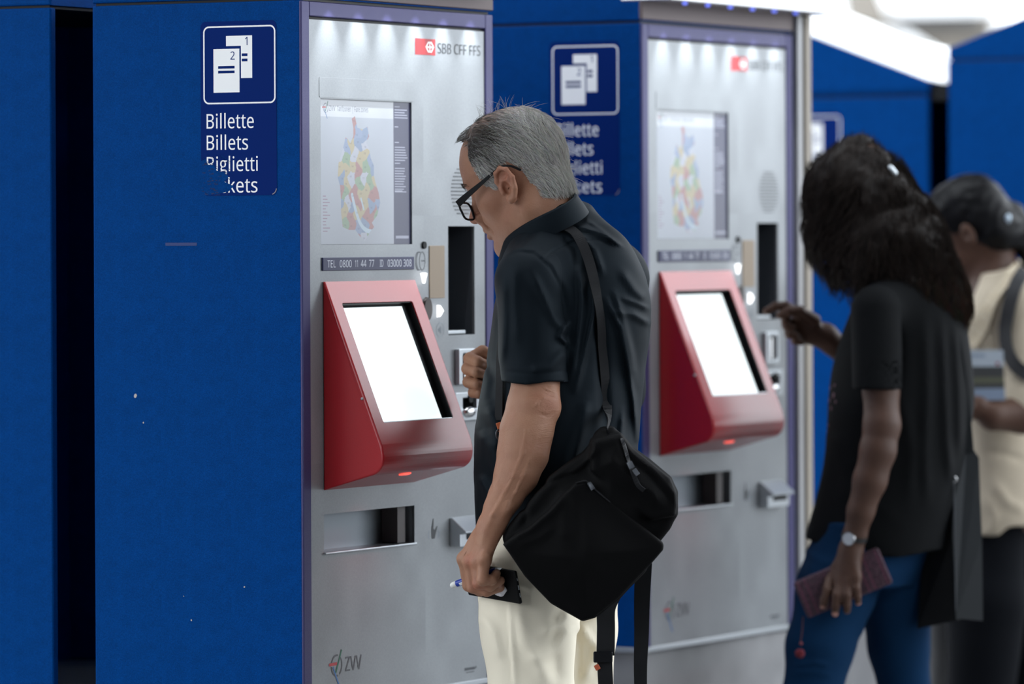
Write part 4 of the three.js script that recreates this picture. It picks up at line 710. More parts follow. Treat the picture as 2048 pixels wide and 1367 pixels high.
// ---- glasses
{
  const gl = new THREE.Group(); gl.name = 'eyeglasses'; gl.userData.label = 'black framed glasses slipped down the nose'; man.add(gl);
  const loc = (v) => v.sub(mB);
  for (const s of [1, -1]) {
    const t = [[0.104, 0.005, 0.070], [0.080, 0.0115, 0.0735], [0.045, 0.020, 0.0765], [0.010, 0.029, 0.0795], [-0.006, 0.031, 0.081], [-0.020, 0.026, 0.079], [-0.034, 0.012, 0.074]].map(([x, y, z]) => [loc(H(x, y, s * z)), hz.clone().multiplyScalar(s)]);
    part(gl, 'temple', ribbon(t, (u) => 0.0135 - 0.009 * sstep(0.0, 0.55, u), 0.0035, 8), blackPlastic);
    const rim = []; for (let i = 0; i <= 40; i++) { const a = i / 40 * Math.PI * 2, c = Math.cos(a), q = Math.sin(a), w = 0.0275 * Math.sign(c) * Math.abs(c) ** 0.5, h = 0.0165 * Math.sign(q) * Math.abs(q) ** 0.55; rim.push(loc(H(0.105 + 0.0 * h - Math.abs(w + 0.04) * 0.02, -0.0085 + h, s * (0.0395 + w * (1 - 0.06 * (h < 0 ? 1 : 0)))))); }
    part(gl, 'rim', tube(rim, 0.0022, 80, 8), blackPlastic);
    const lens = new THREE.BufferGeometry(), lp = []; const cen = loc(H(0.105, -0.0085, s * 0.0395)); for (let i = 0; i < 40; i++) lp.push(...cen.toArray(), ...rim[i].toArray(), ...rim[i + 1].toArray()); lens.setAttribute('position', new THREE.Float32BufferAttribute(lp, 3)); lens.computeVertexNormals();
    part(gl, 'lens', lens, phys(0xffffff, 0.03, 0, { transmission: 1, thickness: 0, ior: 1.5 }), 'clear lens');
  }
  part(gl, 'bridge', tube([loc(H(0.1045, -0.002, 0.013)), loc(H(0.107, 0.003, 0)), loc(H(0.1045, -0.002, -0.013))], 0.0022, 12), blackPlastic);
}
// ---- hair: a cap over the scalp and single hairs on it
{
  const line = [[0.066, 0.113], [0.050, 0.1065], [0.0558, 0.0747], [0.054, 0.051], [0.050, 0.034], [0.045, 0.010], [0.035, -0.003], [0.025, -0.005], [0.019, 0.012], [0.014, 0.028], [0.002, 0.038], [-0.016, 0.036], [-0.028, 0.020], [-0.033, -0.002], [-0.033, -0.028], [-0.044, -0.046], [-0.062, -0.056], [-0.085, -0.060], [-0.2, -0.064], [-0.2, 0.3], [0.2, 0.3], [0.12, 0.12]];
  const region = (x, y) => { let inside = false, best = 9; for (let i = 0, j = line.length - 1; i < line.length; j = i++) { const [ax, ay] = line[i], [bx, by] = line[j]; if ((ay > y) !== (by > y) && x < (bx - ax) * (y - ay) / (by - ay) + ax) inside = !inside; const dx = bx - ax, dy = by - ay, t = clamp(((x - ax) * dx + (y - ay) * dy) / (dx * dx + dy * dy), 0, 1); best = Math.min(best, Math.hypot(x - ax - t * dx, y - ay - t * dy)); } return inside ? best : -best; };
  const bald = (x, y, z) => Math.exp(-(((x - 0.005) / 0.05) ** 2 + (z / 0.05) ** 2)) * sstep(0.09, 0.12, y);
  const nape = [cone(H(-0.022, -0.035, 0), P(1098, 470, 10.09), 0.061, 0.075, 0.03)];
  const base = field([...skull, ...nape]);
  const thick = (x, y, z) => { const r = region(x, y); return r < 0 ? -0.004 + r * 0.3 : (0.0005 + 0.0075 * sstep(0, 0.03, r) + 0.002 * sstep(-0.02, -0.08, x) * sstep(-0.04, 0.02, y) + 0.004 * sstep(0.05, 0.08, x) * sstep(0.08, 0.1, y)) * (1 - 0.85 * bald(x, y, z)); };
  const cap = field([...skull, ...nape], (x, y, z, d) => { const [a, b, c] = toH(x, y, z), lump = 0.0012 * noise3(a * 120 + b * 60, b * 50 + a * 30, c * 110); return Math.max(d - thick(a, b, c) - lump, -d - 0.002); });
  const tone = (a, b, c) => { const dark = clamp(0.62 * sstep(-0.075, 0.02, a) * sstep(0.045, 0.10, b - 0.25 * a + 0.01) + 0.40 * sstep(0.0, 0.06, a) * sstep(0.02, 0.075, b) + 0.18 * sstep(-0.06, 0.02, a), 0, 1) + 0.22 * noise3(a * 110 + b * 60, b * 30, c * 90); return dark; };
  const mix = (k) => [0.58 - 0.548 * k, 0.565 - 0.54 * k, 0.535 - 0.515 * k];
  const shadedCapCol = (x, y, z) => { const [a, b, c] = toH(x, y, z); return mix(clamp(tone(a, b, c) + 0.30, 0, 1)).map((q, i) => { const w = bald(a, b, c); return q * 0.55 * (1 - w) + [0.42, 0.26, 0.2][i] * w; }); };  // cap colour darkened: shade between the strands is put into it
  const g = surface(cap, V(-0.15, 1.62, -10.28), V(0.17, 1.94, -9.86), 0.0025, shadedCapCol);
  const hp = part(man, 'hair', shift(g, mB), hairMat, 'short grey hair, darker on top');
  const hs = new Hairs(), outer = field([...skull, ...nape]);
  for (let n = 0; n < 27000; n++) {
    const th = rr(0, Math.PI * 2), cz = rr(-1, 1), sr = Math.sqrt(1 - cz * cz), dir = hx.clone().multiplyScalar(sr * Math.cos(th)).addScaledVector(hy, sr * Math.sin(th)).addScaledVector(hz, cz);
    if (dir.z < -0.55) continue;
    const from = hc.clone().addScaledVector(hy, 0.02).addScaledVector(dir, 0.22), root = meet(outer, from, dir.clone().negate()); const [a, b, c] = toH(root.x, root.y, root.z), r = region(a, b);
    if (r < 0.0 || rnd() < bald(a, b, c) * 0.93) continue;
    const nn = gradAt(outer, root), top = sstep(0.06, 0.1, b), front = sstep(0.03, 0.055, a) * sstep(0.085, 0.105, b);
    // combed forwards over the forehead, else back and down
    const fx = front * 1.1 - (1 - front) * (0.55 - 0.25 * sstep(-0.02, -0.09, a)), fy = front * 0.12 - (1 - front) * (0.8 - 0.5 * top), fz = Math.sign(c || 1) * 0.35 * top;
    const flow = hx.clone().multiplyScalar(fx + rr(-0.28, 0.28)).addScaledVector(hy, fy + rr(-0.22, 0.22)).addScaledVector(hz, fz + rr(-0.2, 0.2)); flow.addScaledVector(nn, -flow.dot(nn)).normalize();
    const edge = sstep(0, 0.03, r), th0 = Math.max(thick(a, b, c), 0.001), L = (0.006 + 0.024 * edge) * rr(0.6, 1.25) * (1 + 0.5 * front), rise = rr(0.2, 1.15) * th0 + 0.001, pts = [], wild = rnd() < 0.006 * (1 + 3 * top) * (1 - front) ? rr(0.5, 1.4) : 0;
    for (let k = 0; k <= 4; k++) { const u = k / 4, q = root.clone().addScaledVector(flow, L * u * (1 - 0.3 * wild)); const d = outer(q.x, q.y, q.z), gq = gradAt(outer, q), want = th0 * 0.75 + rise * (0.35 + 0.65 * Math.sin(Math.min(1, u * 1.3) * 1.57)) + wild * L * u * 0.7 + front * 0.010 * u; q.addScaledVector(gq, want - d); pts.push(q.sub(mB)); }
    const k = clamp(tone(a, b, c) + rr(-0.42, 0.42), 0, 1), col = mix(k);
    hs.add(pts, rr(0.00022, 0.00042), col.map((q) => q * rr(0.8, 1.15)), col.map((q) => Math.min(0.8, q * 1.2)));
  }
  for (let i = 0; i < 26; i++) { // a few stray hairs standing up on the crown
    const x = rr(-0.06, 0.03), root = meet(outer, H(x, 0.25, rr(-0.01, 0.03)), hy.clone().negate()), l = rr(0.012, 0.032), lean = rr(-0.9, 0.9), pts = []; for (let k = 0; k <= 4; k++) { const u = k / 4; pts.push(root.clone().addScaledVector(hy, 0.006 + l * u).addScaledVector(hx, lean * l * u * (0.4 + u * 0.8)).sub(mB)); } hs.add(pts, 0.00032, [0.3, 0.29, 0.28]); }
  for (const s of [1, -1]) for (let i = 0; i < 70; i++) { const t = rnd(), z = s * (0.014 + 0.034 * t), from = H(0.14, 0.031 + 0.006 * Math.sin(t * 3) + rr(-0.003, 0.003), z), root = meet(manBody, from, hx.clone().negate()), pts = []; for (let k = 0; k <= 3; k++) { const u = k / 3; pts.push(root.clone().addScaledVector(hx, 0.0005 + 0.0025 * u).addScaledVector(hz, s * 0.006 * u).addScaledVector(hy, 0.003 * u).sub(mB)); } hs.add(pts, 0.0003, [0.08, 0.065, 0.055]); }
  const m = part(hp, 'hair_strands', hs.geometry(), hairMat); m.userData.kind = 'stuff';
}
// ---------------------------------------------------------------- shoulder bag
const poly = (pts, z) => { const q = pts.map(([x, y]) => { const p = P(x, y, z); return [p.x, p.y]; }); return (x, y) => { let s = false, b = 1e9; for (let i = 0, j = q.length - 1; i < q.length; j = i++) { const [ax, ay] = q[i], [bx, by] = q[j]; if ((ay > y) !== (by > y) && x < (bx - ax) * (y - ay) / (by - ay) + ax) s = !s; const dx = bx - ax, dy = by - ay, t = clamp(((x - ax) * dx + (y - ay) * dy) / (dx * dx + dy * dy), 0, 1), e = (x - ax - t * dx) ** 2 + (y - ay - t * dy) ** 2; if (e < b) b = e; } return (s ? -1 : 1) * Math.sqrt(b); }; };
// a cushion: outline drawn at distance z, thickest in its middle
const cushion = (pts, z, edge, belly, grow, round, k = 0.006) => { const f = poly(pts, z), c = P(pts.reduce((a, p) => a + p[0], 0) / pts.length, pts.reduce((a, p) => a + p[1], 0) / pts.length, z); let R = 0; for (const [x, y] of pts) R = Math.max(R, P(x, y, z).distanceTo(c)); return { k, cx: c.x, cy: c.y, cz: c.z, R: R + belly + 0.02, d: (x, y, zz) => { const d2 = f(x, y) + round, t = edge + belly * sstep(0, grow, -d2), dz = Math.abs(zz + z) - t; return (d2 > 0 && dz > 0 ? Math.hypot(d2, dz) : Math.max(d2, dz)) - round; } }; };
const bag = thing('shoulder_bag', 'large black fabric shoulder bag hanging at the man\'s hip', 'bag', P(1170, 1240, 9.88).toArray());
const bO = bag.position, bl = (v) => v.sub(bO);
const bagOutline = [[1190, 866], [1203, 855], [1226, 853], [1246, 872], [1262, 893], [1300, 920], [1340, 953], [1354, 980], [1354, 1025], [1340, 1055], [1308, 1095], [1290, 1140], [1240, 1196], [1190, 1233], [1165, 1240], [1100, 1203], [1050, 1150], [1008, 1088], [1004, 1074], [1018, 1050], [1060, 1000], [1100, 950], [1130, 928], [1165, 905], [1182, 885]];
const pocketOutline = [[1172, 960], [1222, 1000], [1272, 1043], [1326, 1086], [1326, 1097], [1300, 1128], [1240, 1192], [1188, 1233], [1163, 1240], [1100, 1203], [1050, 1150], [1006, 1087], [1018, 1080], [1052, 1062], [1090, 1030], [1122, 998], [1148, 966]];
const bagFold = creases([
  [[[1018, 1078], [1060, 1058], [1105, 1020], [1130, 985]], 0.007, 0.006, 9.8], [[[1030, 1090], [1075, 1075], [1110, 1050]], 0.010, 0.005, 9.78], [[[1135, 985], [1130, 1040], [1125, 1080]], 0.014, 0.005, 9.78], [[[1160, 985], [1165, 1050], [1150, 1120]], 0.018, -0.004, 9.78],
  [[[1195, 875], [1190, 900], [1165, 930], [1135, 950]], 0.005, 0.005, 9.82], [[[1240, 868], [1262, 905], [1305, 938], [1346, 985], [1352, 1020]], 0.004, 0.004, 9.82], [[[1236, 880], [1254, 915], [1300, 952], [1340, 1000]], 0.004, -0.004, 9.82],
  [[[1205, 868], [1250, 905], [1290, 960]], 0.014, 0.004, 9.82], [[[1045, 1000], [1052, 1030], [1048, 1050]], 0.006, -0.004, 9.83], [[[1060, 985], [1110, 960], [1150, 945]], 0.004, -0.003, 9.83]]);
{
  const f = field([cushion(bagOutline, 9.875, 0.028, 0.040, 0.09, 0.014), cushion([[1182, 880], [1240, 868], [1262, 895], [1340, 955], [1352, 985], [1350, 1030], [1300, 1040], [1230, 985], [1180, 940]], 9.83, 0.018, 0.022, 0.05, 0.012, 0.012)], (x, y, z, d) => d - bagFold(x, y, z) - 0.002 * noise3(x * 16, y * 16, z * 16));
  const g = surface(f, V(-0.04, 0.83, -9.98), V(0.35, 1.27, -9.74), 0.004); part(bag, 'main_pouch', shift(g, bO), bagMat);
  const p = field([cushion(pocketOutline, 9.81, 0.012, 0.024, 0.10, 0.007)], (x, y, z, d) => d - bagFold(x, y, z) - 0.0022 * noise3(x * 12, y * 12, z * 12));
  const pg = surface(p, V(-0.04, 0.83, -9.90), V(0.33, 1.16, -9.74), 0.004); part(bag, 'front_pocket', shift(pg, bO), bagMat, 'large overlapping front pocket');
  const on = (x, y, lift = 0.001) => { const q = meetFrom(f, x, y, 9.87), n = gradAt(f, q, 0.004); return [q.clone().addScaledVector(n, lift), n]; };
  const zip = [[1243, 876], [1252, 900], [1258, 925], [1268, 950], [1284, 978]].map(([x, y]) => { const [q, n] = on(x, y); return [bl(q), n]; }); part(bag, 'zipper', ribbon(zip, 0.007, 0.002), std(rgb(0.016, 0.017, 0.02), 0.45), 'zipper tape');
  const pull = (pts, name, m, w) => part(bag, name, ribbon(pts.map(([x, y]) => { const [q, n] = on(x, y, 0.006); return [bl(q), n]; }), w, 0.003), m);
  pull([[1256, 926], [1263, 938]], 'zipper_slider', satinSteelDark(), 0.012); pull([[1266, 940], [1274, 951]], 'zipper_slider', satinSteelDark(), 0.010); pull([[1262, 940], [1278, 968], [1290, 978]], 'zipper_pull', strapMat, 0.009);
  const onP = (x, y, lift = 0.003) => { const q = meetFrom(p, x, y, 9.8), n = gradAt(p, q, 0.004); return [bl(q.clone().addScaledVector(n, lift)), n]; };
  part(bag, 'zipper_slider', ribbon([onP(1176, 966), onP(1186, 979)], 0.009, 0.003), satinSteelDark()); part(bag, 'zipper', ribbon([onP(1152, 966, 0.001), onP(1172, 962, 0.001), onP(1184, 974, 0.001), onP(1220, 1004, 0.001)], 0.003, 0.0015), strapMat);
  // strap over the left shoulder, along the back
  const st = [[1218, 862], [1212, 815], [1206, 750], [1201, 690], [1196, 630], [1187, 570], [1177, 525], [1164, 490], [1148, 468], [1126, 456], [1104, 452]].map(([x, y]) => { const q = meetFrom(shirtBase, x, y, 10.2), n = gradAt(shirtBase, q, 0.006); return [q.clone().addScaledVector(n, 0.0065), n]; });
  st[0] = on(1217, 866, 0.003); st[0][1] = st[1][1].clone();
  const front = [[1060, 470], [1035, 510], [1015, 600], [1003, 700], [1002, 770], [1000, 840]].map(([x, y], i) => { const a = P(x, y, 9.2), dir = P(x, y, 10.4).sub(a).normalize(); const only = field([shirtPrims[0], shirtPrims[1]], (X, Y, Z, d) => d); const q = meet(only, P(x, y, 9.6), dir), n = gradAt(only, q, 0.006); return [q.addScaledVector(n, 0.004), n]; });
  part(bag, 'shoulder_strap', ribbon(st.map(([q, n]) => [bl(q), n]), 0.021, 0.002, 8), strapMat, 'narrow webbing strap over the shoulder');
  part(bag, 'front_strap', ribbon(front.slice(2).map(([q, n]) => [bl(q), n]), 0.020, 0.002, 6), strapMat);
  const e = bl(P(999, 862, 9.945)); part(bag, 'strap_ring', new THREE.TorusGeometry(0.009, 0.002, 8, 20).rotateY(0.9).translate(e.x - 0.001, e.y - 0.006, e.z), satinSteelDark());
  part(bag, 'orange_tab', mergeGeometries([rbox(-0.006, 0.004, -0.012, 0.006, -0.002, 0.002, 0.0015).rotateZ(0.3).translate(e.x + 0.0, e.y + 0.012, e.z), rbox(-0.004, 0.004, -0.010, 0.004, -0.002, 0.002, 0.0015).translate(e.x + 0.002, e.y - 0.02, e.z)]), std(rgb(0.42, 0.10, 0.03), 0.6), 'orange tab');
  // loose straps under the bag
  const fr = V(0, 0, 1);
  part(bag, 'hanging_strap', ribbon([[1226, 1185, 9.87], [1213, 1215, 9.865], [1212, 1260, 9.86], [1211, 1310, 9.86]].map(([x, y, z]) => [bl(P(x, y, z)), V(0.15, 0, 1).normalize()]), 0.036, 0.0025), strapMat, 'loose webbing strap');
  part(bag, 'hanging_strap', ribbon([[1209, 1305, 9.862], [1210, 1340, 9.863], [1213, 1400, 9.866], [1214, 1470, 9.87]].map(([x, y, z]) => [bl(P(x, y, z)), V(0.15, 0, 1).normalize()]), 0.030, 0.0025), strapMat);
  part(bag, 'hanging_strap', ribbon([[1287, 1125, 9.90], [1284, 1200, 9.90], [1283, 1270, 9.90], [1281, 1330, 9.90], [1282, 1420, 9.9]].map(([x, y, z]) => [bl(P(x, y, z)), V(-0.1, 0, 1).normalize()]), (u) => 0.034 - 0.010 * u, 0.0025), strapMat, 'long loose strap');
  const b = bl(P(1206, 1314, 9.858)); part(bag, 'buckle', rbox(-0.019, 0.019, -0.010, 0.012, -0.005, 0.006, 0.003).translate(b.x, b.y, b.z), blackPlastic); part(bag, 'orange_tab', rbox(-0.006, 0.004, -0.006, 0.005, -0.002, 0.003, 0.0015).rotateZ(0.5).translate(b.x - 0.011, b.y - 0.018, b.z + 0.003), std(rgb(0.42, 0.08, 0.03), 0.6), 'orange tab');
}
function satinSteelDark() { return darkMetal; }
// ---------------------------------------------------------------- phone and pen in the man's left hand
{
  const c = P(985, 1165, HZ + 0.045), lx = P(1033, 1172, HZ + 0.005).sub(P(935, 1155, HZ + 0.095)).normalize(), w0 = P(1048, 1202, 9.9).sub(P(1018, 1140, 9.9)); const wy = w0.addScaledVector(lx, -w0.dot(lx)).normalize(), n = lx.clone().cross(wy).normalize();
  const ph = thing('phone', 'black phone held down in the man\'s left hand', 'phone', c.toArray());
  ph.quaternion.setFromRotationMatrix(new THREE.Matrix4().makeBasis(lx, wy, n));
  part(ph, 'body', new RoundedBoxGeometry(0.142, 0.070, 0.0085, 4, 0.0035), phys(rgb(0.0035, 0.0035, 0.004), 0.5, 0, { specularIntensity: 0.3 }));
  part(ph, 'port', rbox(0.0700, 0.0716, -0.005, 0.005, -0.0015, 0.0015, 0.0006), satinSteel); part(ph, 'speaker_slot', rbox(0.0700, 0.0714, 0.012, 0.021, -0.001, 0.001, 0.0005), satinSteel); part(ph, 'speaker_slot', rbox(0.0700, 0.0714, -0.020, -0.014, -0.001, 0.001, 0.0005), satinSteel);
  const a = P(904, 1170, HZ + 0.062), b = P(1001, 1136, HZ - 0.006), d = b.clone().sub(a), L = d.length();
  const pen = thing('pen', 'blue and white ballpoint pen held with the phone', 'pen', a.toArray()); pen.quaternion.setFromUnitVectors(V(0, 1, 0), d.normalize());
  const white = std(rgb(0.75, 0.76, 0.74), 0.35), blue = std(rgb(0.008, 0.035, 0.30), 0.3), lathe = (p) => new THREE.LatheGeometry(p.map(([r, y]) => new THREE.Vector2(r, y)), 20);
  part(pen, 'end_cap', lathe([[0, -0.003], [0.0045, -0.002], [0.006, 0.002], [0.0066, 0.013], [0, 0.013]]), white, 'white end');
  part(pen, 'barrel', lathe([[0, 0.013], [0.0067, 0.013], [0.0068, 0.05], [0.0055, L - 0.01], [0, L - 0.01]]), blue, 'blue barrel');
  part(pen, 'clip', rbox(-0.003, 0.003, 0.022, 0.045, 0.0058, 0.0075, 0.0008), white); part(pen, 'tip', lathe([[0.0055, L - 0.01], [0.003, L - 0.003], [0.0008, L + 0.003], [0, L + 0.003]]), white, 'white tip');
  const ti = thing('tissue', 'scrap of white tissue at the man\'s fingertips', 'tissue', P(1000, 1180, HZ + 0.012).toArray());
  const tf = field([ellip(P(1000, 1181, HZ + 0.016), [0.013, 0.010, 0.006], 0)], (x, y, z, d) => d - 0.003 * noise3(x * 180, y * 180, z * 180)); part(ti, 'paper', shift(surface(tf, P(975, 1205, HZ + 0.045), P(1025, 1155, HZ - 0.015), 0.0015), ti.position), std(rgb(0.78, 0.76, 0.78), 0.9));
}
// ---------------------------------------------------------------- the curly haired woman at the second machine
const darkSkin = phys(0xffffff, 0.5, 0, { vertexColors: true, bumpMap: skinBump, bumpScale: 0.0004, specularIntensity: 0.6 });
const teeMat = phys(rgb(0.0034, 0.004, 0.0048), 0.85, 0, { bumpMap: weaveTex, bumpScale: 0.0002, sheen: 0.25, sheenRoughness: 0.5, sheenColor: rgb(0.03, 0.045, 0.06), specularIntensity: 0.25 });
const curlMat = phys(0xffffff, 0.62, 0, { vertexColors: true, specularIntensity: 0.35 });
const denimMat = phys(rgb(0.004, 0.024, 0.066), 0.9, 0, { specularIntensity: 0.15, bumpMap: weaveTex, bumpScale: 0.0004 });
const toteMat = phys(rgb(0.013, 0.0155, 0.018), 0.55, 0, { bumpMap: skinBump, bumpScale: 0.0004, specularIntensity: 0.3 });
const woman = thing('person', 'woman with long dark curly hair, black top and blue jeans, holding a purse', 'person', P(1740, 1800, 11.46).setY(0).toArray());
const wO = woman.position, WZ = 11.46;
const wF = V(-0.82, 0, -0.57), wL = V(-0.57, 0, 0.82);
const skinFn = (base) => (x, y, z) => { const m = 1 + 0.12 * noise3(x * 50, y * 50, z * 50); return base.map((q) => q * m); };
const Zp = (z0) => (px, py, dz, r) => [P(px, py, z0 + dz), r];
const a2 = Zp(WZ);
const teeRows = [[545, 1745, 1905, 0.075], [575, 1722, 1922, 0.10], [620, 1702, 1930, 0.125], [680, 1680, 1938, 0.145], [740, 1663, 1945, 0.158], [800, 1655, 1950, 0.162], [870, 1652, 1940, 0.16], [940, 1644, 1925, 0.16], [1010, 1628, 1912, 0.162], [1070, 1612, 1895, 0.162], [1110, 1606, 1885, 0.162]];
const wSh = P(1752, 622, WZ - 0.16), wCuff = P(1754, 776, WZ - 0.195);
const wArm = [a2(1752, 625, -0.16, 0.05), a2(1762, 780, -0.195, 0.0405), a2(1764, 850, -0.215, 0.041), a2(1756, 900, -0.222, 0.040), a2(1740, 960, -0.222, 0.037), a2(1722, 1020, -0.215, 0.030), a2(1710, 1070, -0.20, 0.0255), a2(1702, 1100, -0.195, 0.024)];
const wfold = creases([
  [[[1848, 640], [1850, 760], [1846, 900], [1850, 1000]], 0.014, 0.008, WZ - 0.1], [[[1880, 640], [1884, 760], [1890, 880], [1900, 960]], 0.012, 0.009, WZ - 0.08], [[[1905, 650], [1912, 780], [1916, 900]], 0.012, 0.008, WZ - 0.05], [[[1800, 800], [1820, 900], [1815, 1000]], 0.016, 0.005, WZ - 0.1],
  [[[1690, 900], [1720, 980], [1790, 1040]], 0.014, 0.004, WZ], [[[1660, 860], [1680, 920], [1690, 1000]], 0.014, 0.005, WZ], [[[1795, 780], [1800, 700], [1790, 640], [1765, 590]], 0.006, -0.004, WZ - 0.12]]);
{
  const tr = trunkOf(teeRows, WZ, wL, wF);
  const hem = (x, y, z) => P(1700, 1088, WZ).y + 0.012 * Math.sin(x * 14) - 0.03 * sstep(0.72, 0.9, x) + 0.012;
  const sIn = cone(P(1755, 745, WZ - 0.189), P(1757, 820, WZ - 0.205), 0.050, 0.050, 0.003, true);
  const tee = field([tr, cone(P(1800, 575, WZ), wSh, 0.05, 0.056, 0.04), cone(P(1850, 580, WZ + 0.05), P(1880, 640, WZ + 0.15), 0.06, 0.065, 0.04), ellip(P(1830, 1100, WZ - 0.02), [0.05, 0.1, 0.06], 0.05)],
    (x, y, z, d) => Math.max(d - wfold(x, y, z) - 0.003 * noise3(x * 9, y * 5, z * 9), hem(x, y, z) - y));
  const tg = part(woman, 'top', shift(surface(tee, V(0.62, 0.85, -11.8), V(1.12, 1.62, -11.15), 0.006), wO), teeMat, 'loose black top');
  const sl = field([cone(wSh, wCuff, 0.058, 0.056, 0), cone(wCuff, wCuff.clone().add(V(0.002, -0.05, 0)), 0.056, 0.058, 0), sIn], (x, y, z, d) => Math.max(d - 0.002 * noise3(x * 20, y * 12, z * 20), P(1750, 778, WZ - 0.195).y - y));
  part(tg, 'sleeve', shift(surface(sl, V(0.74, 1.22, -11.45), V(0.92, 1.56, -11.16), 0.005), wO), teeMat);
  // print on the chest
  const dots = []; let k = 0; for (const [x, y, r] of [[1662, 775, 5], [1668, 790, 6], [1660, 800, 5], [1672, 803, 4], [1663, 816, 5], [1670, 770, 4], [1658, 850, 4], [1656, 862, 3]]) { const q = meetFrom(tee, x, y, WZ), n = gradAt(tee, q, 0.01); const c = new THREE.CircleGeometry(r * 0.0011, 7); c.applyQuaternion(new THREE.Quaternion().setFromUnitVectors(V(0, 0, 1), n)); q.addScaledVector(n, 0.0015).sub(wO); dots.push(c.translate(q.x, q.y, q.z)); k++; }
  const m = part(tg, 'chest_print', mergeGeometries(dots), std(rgb(0.12, 0.06, 0.08), 0.8)); m.userData.kind = 'stuff';
  // jeans
  const jl = [a2(1705, 1085, 0.0, 0.088), a2(1672, 1180, -0.02, 0.090), a2(1640, 1290, -0.05, 0.076), a2(1622, 1400, -0.06, 0.064), a2(1625, 1560, 0.0, 0.058), a2(1625, 1690, 0.02, 0.045)], jr = [a2(1790, 1090, 0.09, 0.105), a2(1792, 1180, 0.09, 0.090), a2(1798, 1290, 0.10, 0.068), a2(1812, 1400, 0.11, 0.060), a2(1850, 1560, 0.18, 0.056), a2(1880, 1690, 0.22, 0.045)];
  const jf = creases([[[[1590, 1330], [1630, 1322], [1660, 1330]], 0.005, 0.004, WZ - 0.1], [[[1585, 1345], [1625, 1340], [1665, 1350]], 0.005, 0.004, WZ - 0.1], [[[1720, 1240], [1735, 1300], [1750, 1367]], 0.01, 0.004, WZ], [[[1610, 1100], [1640, 1120], [1700, 1130]], 0.008, 0.004, WZ - 0.1]]);
  const jeans = field([...chain(jl, 0.02), ...chain(jr, 0.02, 0.005), trunkOf([[1040, 1640, 1880, 0.12], [1090, 1622, 1868, 0.125], [1140, 1606, 1856, 0.115], [1170, 1612, 1850, 0.10]], WZ, wL, wF)], (x, y, z, d) => Math.max(d - jf(x, y, z) - 0.002 * noise3(x * 14, y * 14, z * 14), 0.08 - y));
  part(woman, 'jeans', shift(surface(jeans, V(0.58, 0.06, -11.9), V(1.08, 1.03, -11.25), 0.006), wO), denimMat, 'dark blue jeans');
  const sh = field([cone(P(1640, 1720, WZ + 0.02), P(1560, 1735, WZ - 0.03), 0.038, 0.032, 0), cone(P(1895, 1720, WZ + 0.22), P(1815, 1735, WZ + 0.16), 0.038, 0.032, 0)], (x, y, z, d) => Math.max(d, 0.004 - y)); part(woman, 'shoes', shift(surface(sh, V(0.55, -0.02, -11.8), V(1.1, 0.3, -11.3), 0.008), wO), std(rgb(0.02, 0.02, 0.02), 0.6));
  // body: head bent over, arms, hands
  const fg = (pts, r) => chain(pts.map(([x, y, dz], i) => a2(x, y, dz, r * [1.1, 1.02, 0.93, 0.8][i])), 0.003, 0.007);
  const fgL = (pts, r) => fg(pts.map(([x, y, d]) => [x, y, d - 0.06]), r);
  const hand = [
    ...[[1662, 1150, -0.125], [1680, 1158, -0.145], [1697, 1160, -0.155], [1713, 1153, -0.16]].map(([x, y, dz]) => cone(P(1702, 1100, WZ - 0.195), P(x, y, WZ + dz - 0.06), 0.021, 0.012, 0.014)),
    ...fgL([[1662, 1150, -0.125], [1652, 1178, -0.150], [1648, 1200, -0.152], [1645, 1216, -0.146]], 0.0105), ...fgL([[1680, 1158, -0.145], [1674, 1190, -0.163], [1672, 1210, -0.16], [1670, 1226, -0.15]], 0.0105),
    ...fgL([[1697, 1160, -0.155], [1694, 1190, -0.168], [1694, 1208, -0.164], [1694, 1220, -0.155]], 0.0103), ...fgL([[1713, 1153, -0.16], [1713, 1176, -0.168], [1715, 1192, -0.164], [1716, 1204, -0.155]], 0.0092),
    ...chain([a2(1692, 1112, -0.175, 0.016), a2(1672, 1140, -0.158, 0.0125), a2(1662, 1165, -0.155, 0.0105), a2(1660, 1185, -0.157, 0.009)], 0.006, 0.014),
  ];
  const wArmR = [a2(1880, 640, 0.15, 0.05), a2(1850, 780, 0.20, 0.044), a2(1760, 740, 0.19, 0.042), a2(1695, 706, 0.17, 0.033), a2(1664, 686, 0.16, 0.0265), a2(1650, 674, 0.158, 0.025)];
  const handR2 = [
    ...[[1598, 632, 0.135], [1594, 648, 0.13], [1598, 662, 0.13], [1606, 674, 0.135]].map(([x, y, dz]) => cone(P(1650, 672, WZ + 0.158), P(x, y, WZ + dz), 0.024, 0.014, 0.014)),
    ...fg([[1600, 628, 0.135], [1572, 612, 0.12], [1552, 612, 0.108], [1533, 622, 0.10]], 0.0112), ...fg([[1594, 648, 0.13], [1572, 640, 0.10], [1572, 650, 0.09], [1584, 654, 0.092]], 0.0112),
    ...fg([[1598, 662, 0.13], [1578, 658, 0.10], [1578, 668, 0.09], [1590, 671, 0.092]], 0.011), ...fg([[1606, 675, 0.135], [1590, 674, 0.108], [1590, 681, 0.098], [1602, 684, 0.10]], 0.0098),
    ...chain([a2(1628, 640, 0.12, 0.016), a2(1600, 622, 0.095, 0.012), a2(1578, 622, 0.085, 0.0108), a2(1560, 630, 0.085, 0.009)], 0.006, 0.012),
  ];
  const hc2 = P(1722, 405, WZ), fx = V(-0.78, -0.5, -0.38).normalize(), fz = V(-0.40, 0, 0.82).normalize(), fy = fx.clone().cross(fz).normalize(), q = (x, y, z) => hc2.clone().addScaledVector(fx, x).addScaledVector(fy, y).addScaledVector(fz, z), ax = [fx, fy, fz];
